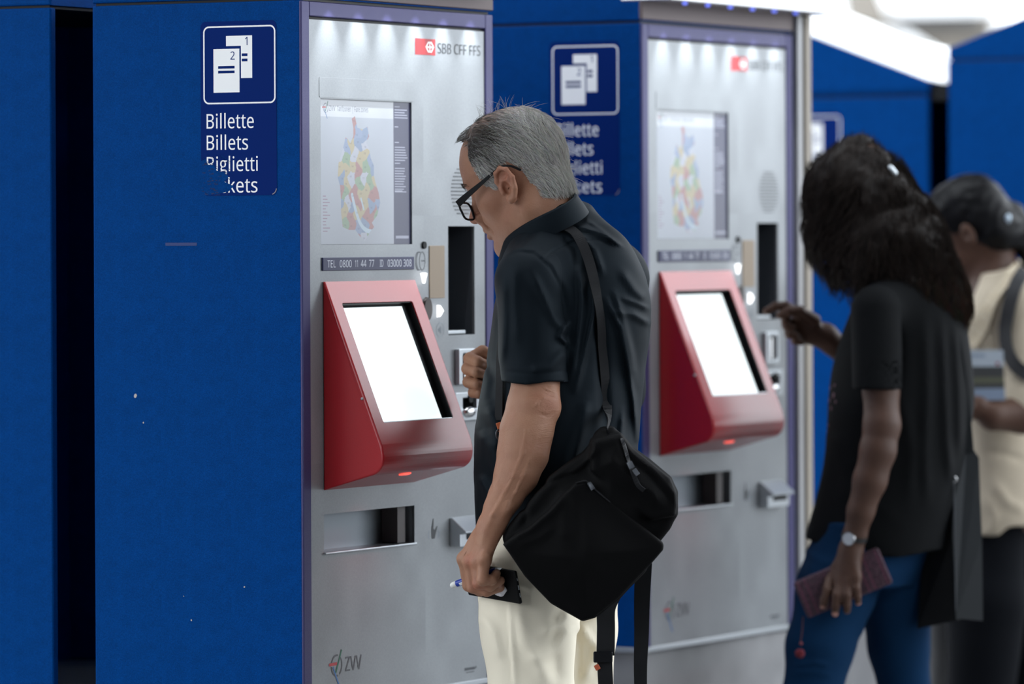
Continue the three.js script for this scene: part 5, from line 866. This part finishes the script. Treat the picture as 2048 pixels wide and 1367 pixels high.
  const headP = [ellip(q(-0.004, 0.05, 0), [0.104, 0.092, 0.078], 0, ax), ellip(q(0.036, -0.03, 0), [0.054, 0.08, 0.055], 0.03, ax), ball(q(0.075, -0.098, 0), 0.018, 0.02), cone(q(0.086, 0.024, 0), q(0.108, -0.02, 0), 0.008, 0.012, 0.012), ellip(q(0.088, -0.055, 0), [0.014, 0.014, 0.024], 0.006, ax), cone(q(0.08, 0.034, 0.03), q(0.08, 0.034, -0.03), 0.012, 0.012, 0.015), { ...ball(q(0.1, 0.012, 0.033), 0.016, 0.012), sub: true }, { ...ball(q(0.1, 0.012, -0.033), 0.016, 0.012), sub: true }, ball(q(0.076, 0.013, 0.031), 0.014, 0.003), ball(q(0.076, 0.013, -0.031), 0.014, 0.003), ellip(q(-0.006, 0, 0.078), [0.018, 0.03, 0.008], 0.006, ax), cone(q(-0.03, -0.03, 0), P(1800, 580, WZ + 0.02), 0.055, 0.06, 0.03)];
  const body = field([...headP, trunkOf(teeRows.map(([y, l, r, b]) => [y, l + 45, r - 45, b - 0.05]), WZ, wL, wF), ...chain(wArm, 0.012, 0.03), ...hand, ...chain(wArmR, 0.012, 0.03), ...handR2, ...chain(jl.map(([p, r]) => [p, r - 0.014]), 0.02, 0.03), ...chain(jr.map(([p, r]) => [p, r - 0.014]), 0.02, 0.03), cone(P(1640, 1715, WZ + 0.02), P(1575, 1738, WZ - 0.02), 0.03, 0.022, 0.02), cone(P(1895, 1715, WZ + 0.22), P(1830, 1738, WZ + 0.17), 0.03, 0.022, 0.02)]);
  const sc = skinFn([0.070, 0.034, 0.0225]); const nails = [[1645, 1216], [1670, 1227], [1694, 1221], [1716, 1205]].map(([x, y]) => P(x, y, WZ - 0.215)); const ring = P(1553, 636, WZ + 0.08);
  const col = (x, y, z) => { for (const n of nails) if ((x - n.x) ** 2 + (y - n.y) ** 2 + (z - n.z) ** 2 < 0.00005) return [0.42, 0.22, 0.18]; return sc(x, y, z); };
  const gs = [surface(body, V(0.68, 1.45, -11.66), V(0.98, 1.87, -11.3), 0.004, col), surface(body, V(0.70, 0.74, -11.36), V(0.92, 1.33, -11.16), 0.003, col), surface(body, V(0.56, 1.34, -11.72), V(0.80, 1.50, -11.5), 0.003, col), surface(body, V(0.70, 0.98, -11.8), V(1.1, 1.6, -11.2), 0.01, col), surface(body, V(0.58, 0.0, -11.9), V(1.08, 1.0, -11.25), 0.01, col)];
  part(woman, 'body', shift(mergeGeometries(gs), wO), darkSkin);
  // hair: soft mass plus curls
  const S = (px, py, dz, r) => ball(P(px, py, WZ + dz), r, 0.05);
  const hairF = field([S(1715, 375, 0.0, 0.092), S(1678, 355, -0.01, 0.062), S(1690, 365, -0.05, 0.06), S(1672, 420, -0.01, 0.055), S(1668, 470, -0.01, 0.045), S(1690, 505, -0.02, 0.046), S(1720, 330, 0.01, 0.055), S(1760, 400, 0.0, 0.085), S(1790, 460, -0.02, 0.085), S(1815, 520, -0.03, 0.085), S(1850, 570, -0.03, 0.075), S(1885, 595, -0.02, 0.055), S(1790, 580, -0.05, 0.06), S(1740, 470, -0.07, 0.06), S(1735, 530, -0.07, 0.045), S(1830, 470, 0.0, 0.05)].map((p, i) => (i ? p : { ...p, k: 0 })), (x, y, z, d) => d - 0.010 * noise3(x * 26, y * 22, z * 26) - 0.006 * noise3(x * 60, y * 50, z * 60));
  const hcol = (x, y, z) => { const m = 1 + 0.5 * noise3(x * 70, y * 40, z * 70); return [0.011 * m, 0.0075 * m, 0.006 * m]; };
  const hm = part(woman, 'hair', shift(surface(hairF, V(0.64, 1.34, -11.68), V(1.12, 1.88, -11.26), 0.006, hcol), wO), curlMat, 'long dark curly hair');
  const hs = new Hairs();
  for (let n = 0; n < 9000; n++) {
    const th = rr(0, 6.283), cz = rr(-0.6, 1), s = Math.sqrt(1 - cz * cz), dir = V(Math.cos(th) * s, Math.sin(th) * s, cz), from = P(rr(1655, 1900), rr(300, 610), WZ + rr(-0.02, 0.02)); if (hairF(from.x, from.y, from.z) > 0.01) continue;
    let t = 0; while (t < 0.2 && hairF(from.x, from.y, from.z) < -0.002) { from.addScaledVector(dir, 0.006); t += 0.006; }
    const n0 = gradAt(hairF, from, 0.01), down = V(0.42, -1, 0.0).lerp(V(-0.35, -1, 0), sstep(0.83, 0.76, from.x)).addScaledVector(n0, 0).normalize(); const side = down.clone().cross(n0).normalize(), L = rr(0.04, 0.11), w = rr(60, 120), am = rr(0.003, 0.009), p0 = rr(0, 6), pts = [], tip = sstep(0.86, 1.0, from.x) * sstep(1.62, 1.5, from.y);
    for (let k = 0; k <= 8; k++) { const u = k / 8, p = from.clone().addScaledVector(down, L * u).addScaledVector(side, Math.sin(u * L * w + p0) * am).addScaledVector(n0, Math.cos(u * L * w + p0) * am + 0.003); const d = hairF(p.x, p.y, p.z); if (d > 0.012) p.addScaledVector(n0, -(d - 0.012) * 0.7); pts.push(p.sub(wO)); }
    const b = rr(0.6, 1.7), c = [0.016 * b + 0.05 * tip * rnd(), 0.0105 * b + 0.028 * tip * rnd() * 0.8, 0.008 * b + 0.012 * tip * rnd()];
    hs.add(pts, rr(0.0006, 0.001), c);
  }
  const ms = part(hm, 'hair_strands', hs.geometry(), curlMat); ms.userData.kind = 'stuff';
  const cl = meetFrom(hairF, 1785, 341, WZ).sub(wO); part(woman, 'hair_clip', new THREE.CapsuleGeometry(0.0065, 0.016, 4, 12).rotateZ(-0.9 + 1.57).scale(1, 1, 0.6).translate(cl.x, cl.y, cl.z + 0.006), std(rgb(0.75, 0.8, 0.85), 0.25, 0.5), 'shiny pale hair clip');
  // watch
  const wt = new THREE.Group(); wt.name = 'wristwatch'; woman.add(wt); const wc = P(1709, 1072, WZ - 0.20).sub(wO), ay = wArm[5][0].clone().sub(wArm[6][0]).normalize();
  const quat = new THREE.Quaternion().setFromUnitVectors(V(0, 1, 0), ay), tor = new THREE.CylinderGeometry(0.0300, 0.0295, 0.011, 32, 1, true).applyQuaternion(quat).translate(wc.x, wc.y, wc.z); part(wt, 'strap', tor, phys(rgb(0.006, 0.006, 0.007), 0.5, 0, { side: THREE.DoubleSide }), 'black strap');
  const fd = V(-0.45, 0.0, 0.9); fd.addScaledVector(ay, -fd.dot(ay)).normalize(); const dp = wc.clone().addScaledVector(fd, 0.0305), dq = new THREE.Quaternion().setFromUnitVectors(V(0, 1, 0), fd);
  part(wt, 'case', new THREE.CylinderGeometry(0.015, 0.0155, 0.006, 28).applyQuaternion(dq).translate(dp.x, dp.y, dp.z), steel); dp.addScaledVector(fd, 0.0033); part(wt, 'dial', new THREE.CylinderGeometry(0.0125, 0.0125, 0.001, 28).applyQuaternion(dq).translate(dp.x, dp.y, dp.z), std(rgb(0.5, 0.53, 0.58), 0.4), 'pale dial');
}
{ // purse in her left hand
  const C = P(1686, 1165, WZ - 0.188), A0 = P(1588, 1165, WZ - 0.17), B0 = P(1753, 1096, WZ - 0.188), lx = P(1770, 1130, WZ - 0.188).sub(P(1603, 1200, WZ - 0.17)).normalize(), up = P(1588, 1165, WZ - 0.17).sub(P(1618, 1235, WZ - 0.17)), wy = up.addScaledVector(lx, -up.dot(lx)).normalize(), n = lx.clone().cross(wy).normalize();
  const t = thing('purse', 'pink and plum woven purse in the curly haired woman\'s hand', 'purse', C.toArray()); t.quaternion.setFromRotationMatrix(new THREE.Matrix4().makeBasis(lx, wy, n));
  const tex = canvasTexture(512, 256, (g, w, h) => { let s = 5; const q = () => (s = (Math.imul(s, 1103515245) + 12345) & 0x7fffffff) / 0x7fffffff; g.fillStyle = '#5c3a4c'; g.fillRect(0, 0, w, h); for (let y = 0; y < h; y += 6) for (let x = 0; x < w; x += 6) { g.fillStyle = ['#6d4156', '#47303f', '#8a5a70', '#3f3340', '#7c6a70'][(q() * 5) | 0]; g.fillRect(x, y, 5, 5); } g.fillStyle = '#8d4e69'; for (const x of [18, 60, 372, 410, 486]) g.fillRect(x, 0, 9, h); });
  const g = new RoundedBoxGeometry(0.208, 0.086, 0.020, 4, 0.006); part(t, 'pouch', g, std(rgb(0.42, 0.40, 0.42), 0.85, 0, { map: tex, bumpMap: weaveTex, bumpScale: 0.0006 })); part(t, 'zipper', rbox(-0.1, 0.1, 0.0415, 0.0445, -0.003, 0.003, 0.001), std(rgb(0.08, 0.04, 0.06), 0.6));
  const inv = (v) => t.worldToLocal(v); t.updateMatrixWorld(true);
  part(t, 'cord', tube([inv(P(1606, 1232, WZ - 0.17)), inv(P(1604, 1262, WZ - 0.172)), inv(P(1601, 1284, WZ - 0.172))], 0.0016, 10, 6), std(rgb(0.05, 0.012, 0.016), 0.8));
  const b = inv(P(1600, 1306, WZ - 0.172)); const pf = field([ball(b, 0.011, 0)], (x, y, z, d) => d - 0.002 * noise3(x * 400, y * 400, z * 400)); part(t, 'pompom', surface(pf, b.clone().subScalar(0.016), b.clone().addScalar(0.016), 0.0016), std(rgb(0.10, 0.006, 0.014), 0.95), 'red pompom'); const kq = inv(P(1602, 1286, WZ - 0.172)); part(t, 'bead', new THREE.SphereGeometry(0.004, 12, 10).translate(kq.x, kq.y, kq.z), std(rgb(0.15, 0.02, 0.03), 0.6));
}
{ // tote bag on her far shoulder
  const base = P(1890, 1250, WZ + 0.02), t = thing('tote_bag', 'big dark grey tote bag hanging behind the curly haired woman', 'bag', base.toArray()), z = WZ + 0.02;
  const L = (v) => v.sub(base);
  // near gusset faces the camera; the body runs away from it
  const pt = (x, y, dz) => L(P(x, y, z + dz));
  const hull = (n, f, r) => { // closed solid between a near and a far outline (same count)
    const pos = [], idx = [], m = n.length; for (const v of [...n, ...f]) pos.push(v.x, v.y, v.z); for (let i = 1; i < m - 1; i++) { idx.push(0, i + 1, i, m, m + i, m + i + 1); } for (let i = 0; i < m; i++) { const j = (i + 1) % m; idx.push(i, j, m + i, j, m + j, m + i); }
    const g = new THREE.BufferGeometry(); g.setAttribute('position', new THREE.Float32BufferAttribute(pos, 3)); g.setIndex(idx); const o = g.toNonIndexed(); o.computeVertexNormals(); return metreUV(o); };
  const gn = [pt(1912, 1236, -0.10), pt(1966, 1241, -0.07), pt(1964, 1080, -0.06), pt(1958, 915, -0.04), pt(1935, 880, -0.04), pt(1908, 905, -0.075), pt(1906, 1070, -0.10)], gf = gn.map((v) => v.clone().add(V(-0.004, 0.002, -0.012)));
  part(t, 'gusset', hull(gn, gf), toteMat, 'lighter grey side panel');
  const bn = [pt(1834, 1257, -0.03), pt(1913, 1240, -0.095), pt(1907, 1070, -0.095), pt(1909, 905, -0.07), pt(1860, 930, -0.02), pt(1846, 1100, -0.02)], bf = bn.map((v, i) => v.clone().add(V([0.055, 0.06, 0.055, 0.048, 0.05, 0.05][i], 0.012, -0.10)));
  part(t, 'body', hull(bn, bf), phys(rgb(0.006, 0.0065, 0.0075), 0.6, 0, { bumpMap: skinBump, bumpScale: 0.0003, specularIntensity: 0.5 }), 'dark front');
  part(t, 'seam', rbox(-0.0015, 0.0015, -0.17, 0.17, -0.002, 0.002, 0.001).rotateZ(0.012).translate(...pt(1909, 1070, -0.103).toArray()), darkMetal);
  const nrm = V(0.1, 0.1, 1).normalize(); part(t, 'handle', ribbon([[1935, 905, -0.05], [1925, 800, -0.09], [1912, 700, -0.11], [1900, 640, -0.08], [1885, 610, 0.02], [1875, 640, 0.14]].map(([x, y, dz]) => [pt(x, y, dz), nrm]), 0.03, 0.004, 8), toteMat, 'long shoulder handle');
  const r = pt(1908, 958, -0.105); part(t, 'handle_ring', new THREE.TorusGeometry(0.006, 0.002, 8, 16).translate(r.x, r.y, r.z), steel);
}
// ---------------------------------------------------------------- the woman in the cream blouse behind her
{
  const BZ = 12.6, s = (px, py, dz, r) => [P(px, py, BZ + dz), r], w2 = thing('person', 'woman in a cream blouse with black hair tied back, reading, at the right edge', 'person', P(1990, 1750, BZ).setY(0).toArray()), O = w2.position, F = V(-0.86, 0, -0.5), Lf = V(-0.5, 0, 0.86);
  const cream = std(rgb(0.44, 0.375, 0.285), 0.85, 0, { bumpMap: weaveTex, bumpScale: 0.0003 }), trou = phys(rgb(0.0032, 0.004, 0.006), 0.9, 0, { specularIntensity: 0.2 });
  const rows = [[548, 1960, 2080, 0.06], [585, 1945, 2110, 0.075], [640, 1925, 2135, 0.095], [700, 1915, 2142, 0.105], [780, 1912, 2140, 0.108], [860, 1920, 2135, 0.108], [940, 1925, 2135, 0.11], [1010, 1925, 2140, 0.115], [1060, 1928, 2142, 0.115]];
  const tr = trunkOf(rows, BZ, Lf, F), fold = creases([[[[1960, 640], [1990, 580], [2030, 545]], 0.006, 0.004, BZ - 0.1], [[[1980, 960], [2010, 1000], [2048, 1020]], 0.012, 0.006, BZ - 0.1], [[[1965, 900], [2000, 905], [2048, 920]], 0.008, -0.005, BZ - 0.1], [[[1960, 985], [1985, 1030], [1975, 1060]], 0.010, 0.006, BZ - 0.1]]);
  const armA = [s(2040, 625, -0.16, 0.055), s(2060, 740, -0.21, 0.048), s(2045, 830, -0.25, 0.046), s(1985, 830, -0.29, 0.036), s(1955, 812, -0.30, 0.027)], armB = [s(2000, 620, 0.14, 0.05), s(1990, 740, 0.16, 0.045), s(1975, 810, 0.12, 0.042), s(1950, 790, 0.02, 0.034), s(1940, 775, -0.04, 0.027)];
  const bl2 = field([tr, cone(P(2020, 570, BZ), P(2038, 622, BZ - 0.16), 0.05, 0.064, 0.04), cone(P(2038, 622, BZ - 0.16), P(2058, 745, BZ - 0.21), 0.064, 0.058, 0.02), cone(P(2058, 745, BZ - 0.21), P(2052, 815, BZ - 0.235), 0.058, 0.062, 0.01), cone(P(2000, 590, BZ + 0.1), P(1995, 740, BZ + 0.16), 0.06, 0.055, 0.03)], (x, y, z, d) => Math.max(d - fold(x, y, z) - 0.004 * noise3(x * 10, y * 8, z * 10), P(2000, 1045, BZ).y - 0.05 * sstep(1.24, 1.17, x) - y));
  const neckCut = field([cone(P(1952, 640, BZ - 0.07), P(1985, 545, BZ - 0.02), 0.03, 0.06, 0)]);
  const g = surface(field([tr], null) && bl2, V(1.08, 0.86, -13.0), V(1.52, 1.62, -12.25), 0.007); part(w2, 'blouse', shift(g, O), cream, 'cream blouse with embroidered collar');
  const lap = [[1943, 690], [1962, 650], [1985, 605], [2012, 570], [2035, 545], [2052, 532]].map(([x, y]) => { const q = meetFrom(bl2, x, y, BZ), n = gradAt(bl2, q, 0.01); return [q.addScaledVector(n, 0.005).sub(O), n]; });
  const embTex = canvasTexture(256, 256, (c) => { c.fillStyle = '#b5aa97'; c.fillRect(0, 0, 256, 256); let k = 3; const q = () => (k = (Math.imul(k, 1103515245) + 12345) & 0x7fffffff) / 0x7fffffff; for (let i = 0; i < 90; i++) { c.strokeStyle = ['#a08c6c', '#8d7a5c', '#b7a482'][(q() * 3) | 0]; c.lineWidth = 4; c.beginPath(); c.arc(q() * 256, q() * 256, 8 + q() * 12, q() * 6, q() * 6 + 3); c.stroke(); } }); embTex.wrapS = embTex.wrapT = THREE.RepeatWrapping;
  part(w2, 'collar', ribbon(lap, 0.044, 0.005, 8), std(0xffffff, 0.9, 0, { map: embTex }), 'embroidered collar');
  const lap2 = [[1950, 545], [1945, 575], [1938, 615], [1934, 650]].map(([x, y]) => [P(x, y, BZ - 0.02).sub(O), V(-0.3, 0.2, 0.9).normalize()]); part(w2, 'collar', ribbon(lap2, 0.035, 0.004, 6), std(0xffffff, 0.9, 0, { map: embTex }));
  const hd = P(1946, 468, BZ), fx = V(-0.80, -0.48, -0.30).normalize(), fz = V(-0.33, 0, 0.88).normalize(), fy = fx.clone().cross(fz).normalize(), q = (x, y, z) => hd.clone().addScaledVector(fx, x).addScaledVector(fy, y).addScaledVector(fz, z), ax = [fx, fy, fz];
  const body = field([ellip(q(-0.004, 0.05, 0), [0.1, 0.086, 0.075], 0, ax), ellip(q(0.036, -0.03, 0), [0.052, 0.076, 0.054], 0.03, ax), ball(q(0.075, -0.094, 0), 0.017, 0.02), cone(q(0.085, 0.024, 0), q(0.107, -0.02, 0), 0.008, 0.011, 0.012), ellip(q(0.087, -0.055, 0), [0.013, 0.013, 0.023], 0.006, ax), { ...ball(q(0.1, 0.012, 0.033), 0.016, 0.012), sub: true }, ball(q(0.076, 0.013, 0.031), 0.014, 0.003), ellip(q(-0.008, -0.004, 0.078), [0.017, 0.030, 0.009], 0.005, ax), { ...ellip(q(-0.004, -0.004, 0.087), [0.008, 0.014, 0.008], 0.003, ax), sub: true }, cone(q(-0.03, -0.03, 0), P(2010, 590, BZ + 0.02), 0.052, 0.058, 0.03), cone(P(1985, 560, BZ - 0.02), P(1960, 650, BZ - 0.05), 0.05, 0.03, 0.03),
    trunkOf(rows.map(([y, l, r, b]) => [y, l + 45, r - 45, b - 0.055]), BZ, Lf, F), ...chain(armA, 0.012, 0.03), ...chain(armB, 0.012, 0.03),
    ...[[1934, 795], [1932, 808], [1934, 820], [1940, 830]].flatMap(([x, y], i) => [cone(P(1955, 812, BZ - 0.30), P(x, y, BZ - 0.31), 0.022, 0.012, 0.012), cone(P(x, y, BZ - 0.31), P(x - 8, y - 10, BZ - 0.33 + i * 0.002), 0.0105, 0.009, 0.004), cone(P(x - 8, y - 10, BZ - 0.33), P(x + 4, y - 18, BZ - 0.335), 0.009, 0.008, 0.003)]),
    ...[[1928, 752], [1926, 764], [1928, 776]].flatMap(([x, y]) => [cone(P(1940, 775, BZ - 0.04), P(x, y, BZ - 0.08), 0.02, 0.011, 0.012), cone(P(x, y, BZ - 0.08), P(x + 3, y - 6, BZ - 0.12), 0.01, 0.008, 0.004)]),
    ...chain([s(1990, 1080, -0.02, 0.06), s(1975, 1200, -0.06, 0.07), s(1970, 1400, -0.06, 0.05), s(1985, 1690, 0.0, 0.035)], 0.02, 0.03), ...chain([s(2050, 1080, 0.08, 0.06), s(2050, 1200, 0.08, 0.07), s(2050, 1400, 0.08, 0.05), s(2070, 1690, 0.12, 0.035)], 0.02, 0.03)]);
  const sc = skinFn([0.075, 0.036, 0.023]);
  part(w2, 'body', shift(mergeGeometries([surface(body, V(1.0, 1.46, -12.8), V(1.36, 1.8, -12.4), 0.004, sc), surface(body, V(1.08, 1.14, -12.95), V(1.46, 1.46, -12.2), 0.005, sc), surface(body, V(1.05, 0.05, -13.0), V(1.5, 1.14, -12.3), 0.011, sc)]), O), darkSkin);
  const hf = field([ellip(q(-0.012, 0.060, 0), [0.106, 0.090, 0.084], 0, ax), ellip(q(-0.055, 0.0, 0), [0.062, 0.07, 0.074], 0.03, ax), ellip(q(0.045, 0.075, 0.02), [0.06, 0.05, 0.062], 0.02, ax), cone(P(2022, 432, BZ + 0.0), P(2045, 470, BZ + 0.0), 0.036, 0.032, 0.02), cone(P(2045, 470, BZ), P(2062, 530, BZ), 0.034, 0.02, 0.02), ellip(q(-0.065, -0.03, 0), [0.05, 0.05, 0.06], 0.03, ax), { ...ellip(q(0.09, -0.035, 0.05), [0.075, 0.07, 0.075], 0.012, ax), sub: true }, { ...ellip(q(0.0, -0.02, 0.085), [0.026, 0.036, 0.03], 0.008, ax), sub: true }], (x, y, z, d) => d - 0.004 * noise3(x * 30, y * 60, z * 30) - 0.003 * noise3(x * 90, y * 50, z * 90));
  const hair2 = part(w2, 'hair', shift(surface(hf, V(1.05, 1.46, -12.8), V(1.42, 1.82, -12.4), 0.005, () => [0.004, 0.004, 0.005]), O), phys(0xffffff, 0.42, 0, { vertexColors: true, specularIntensity: 0.3 }), 'smooth black hair tied back');
  const cp = meetFrom(hf, 2016, 437, BZ).sub(O); part(w2, 'hair_clip', new THREE.SphereGeometry(0.009, 16, 10).scale(0.8, 1.3, 0.6).translate(cp.x, cp.y, cp.z + 0.004), std(rgb(0.5, 0.6, 0.7), 0.25, 0.6), 'shiny hair clip');
  const tf = field([...chain([s(1985, 1040, -0.04, 0.085), s(1972, 1200, -0.06, 0.10), s(1962, 1400, -0.06, 0.085), s(1980, 1690, 0.0, 0.07)], 0.02), ...chain([s(2050, 1040, 0.08, 0.085), s(2055, 1200, 0.08, 0.10), s(2060, 1400, 0.08, 0.09), s(2075, 1690, 0.12, 0.07)], 0.02)], (x, y, z, d) => Math.max(d - 0.004 * noise3(x * 10, y * 6, z * 10), 0.05 - y, y - P(2000, 1000, BZ).y));
  part(w2, 'trousers', shift(surface(tf, V(1.05, 0.02, -13.0), V(1.5, 1.03, -12.35), 0.008), O), trou, 'wide black trousers');
  const pk = thing('backpack', 'black backpack worn by the woman in the cream blouse, strap over her shoulder', 'backpack', P(2110, 900, BZ).toArray()), pO = pk.position;
  const sp = [[2046, 545], [2030, 580], [2019, 620], [2014, 665], [2020, 705], [2036, 735], [2058, 752]].map(([x, y]) => { const k = meetFrom(bl2, x, y, BZ), n = gradAt(bl2, k, 0.012); return [k.addScaledVector(n, 0.008).sub(pO), n]; }); part(pk, 'strap', ribbon(sp, 0.034, 0.008, 8), phys(rgb(0.006, 0.0065, 0.009), 0.75, 0), 'padded black strap');
  const pf = field([cone(P(2205, 620, BZ + 0.14), P(2205, 850, BZ + 0.14), 0.10, 0.11, 0)]); part(pk, 'pack', shift(surface(pf, V(1.30, 0.95, -12.95), V(1.68, 1.65, -12.5), 0.012), pO), bagMat);
  const mg = thing('magazine', 'open magazine held by the woman in the cream blouse', 'magazine', P(1968, 750, BZ - 0.30).toArray()), mO = mg.position, mtex = canvasTexture(256, 256, (c) => { c.fillStyle = '#aeb9c6'; c.fillRect(0, 0, 256, 84); c.fillStyle = '#8896a8'; c.fillRect(20, 20, 120, 18); c.fillStyle = '#8c2f38'; c.fillRect(205, 62, 24, 16); c.fillStyle = '#15181c'; c.fillRect(0, 84, 256, 112); c.fillStyle = '#4a4c34'; c.fillRect(20, 138, 236, 34); c.fillStyle = '#1e2022'; c.fillRect(0, 170, 256, 14); c.fillStyle = '#7f90aa'; c.fillRect(0, 196, 256, 60); });
  const page = new THREE.BoxGeometry(0.10, 0.125, 0.005); part(mg, 'pages', page.rotateX(-0.2).rotateY(0.1), std(rgb(0.6, 0.6, 0.6), 0.4, 0, { map: mtex }), 'glossy cover'); const lf = new THREE.BoxGeometry(0.085, 0.008, 0.02).translate(0.0, -0.085, 0.0); part(mg, 'lower_edge', lf, std(rgb(0.05, 0.09, 0.25), 0.5));
}
scene.traverse((o) => { if (o.isMesh) { o.castShadow = true; o.receiveShadow = true; } });
renderer.render(scene, camera);
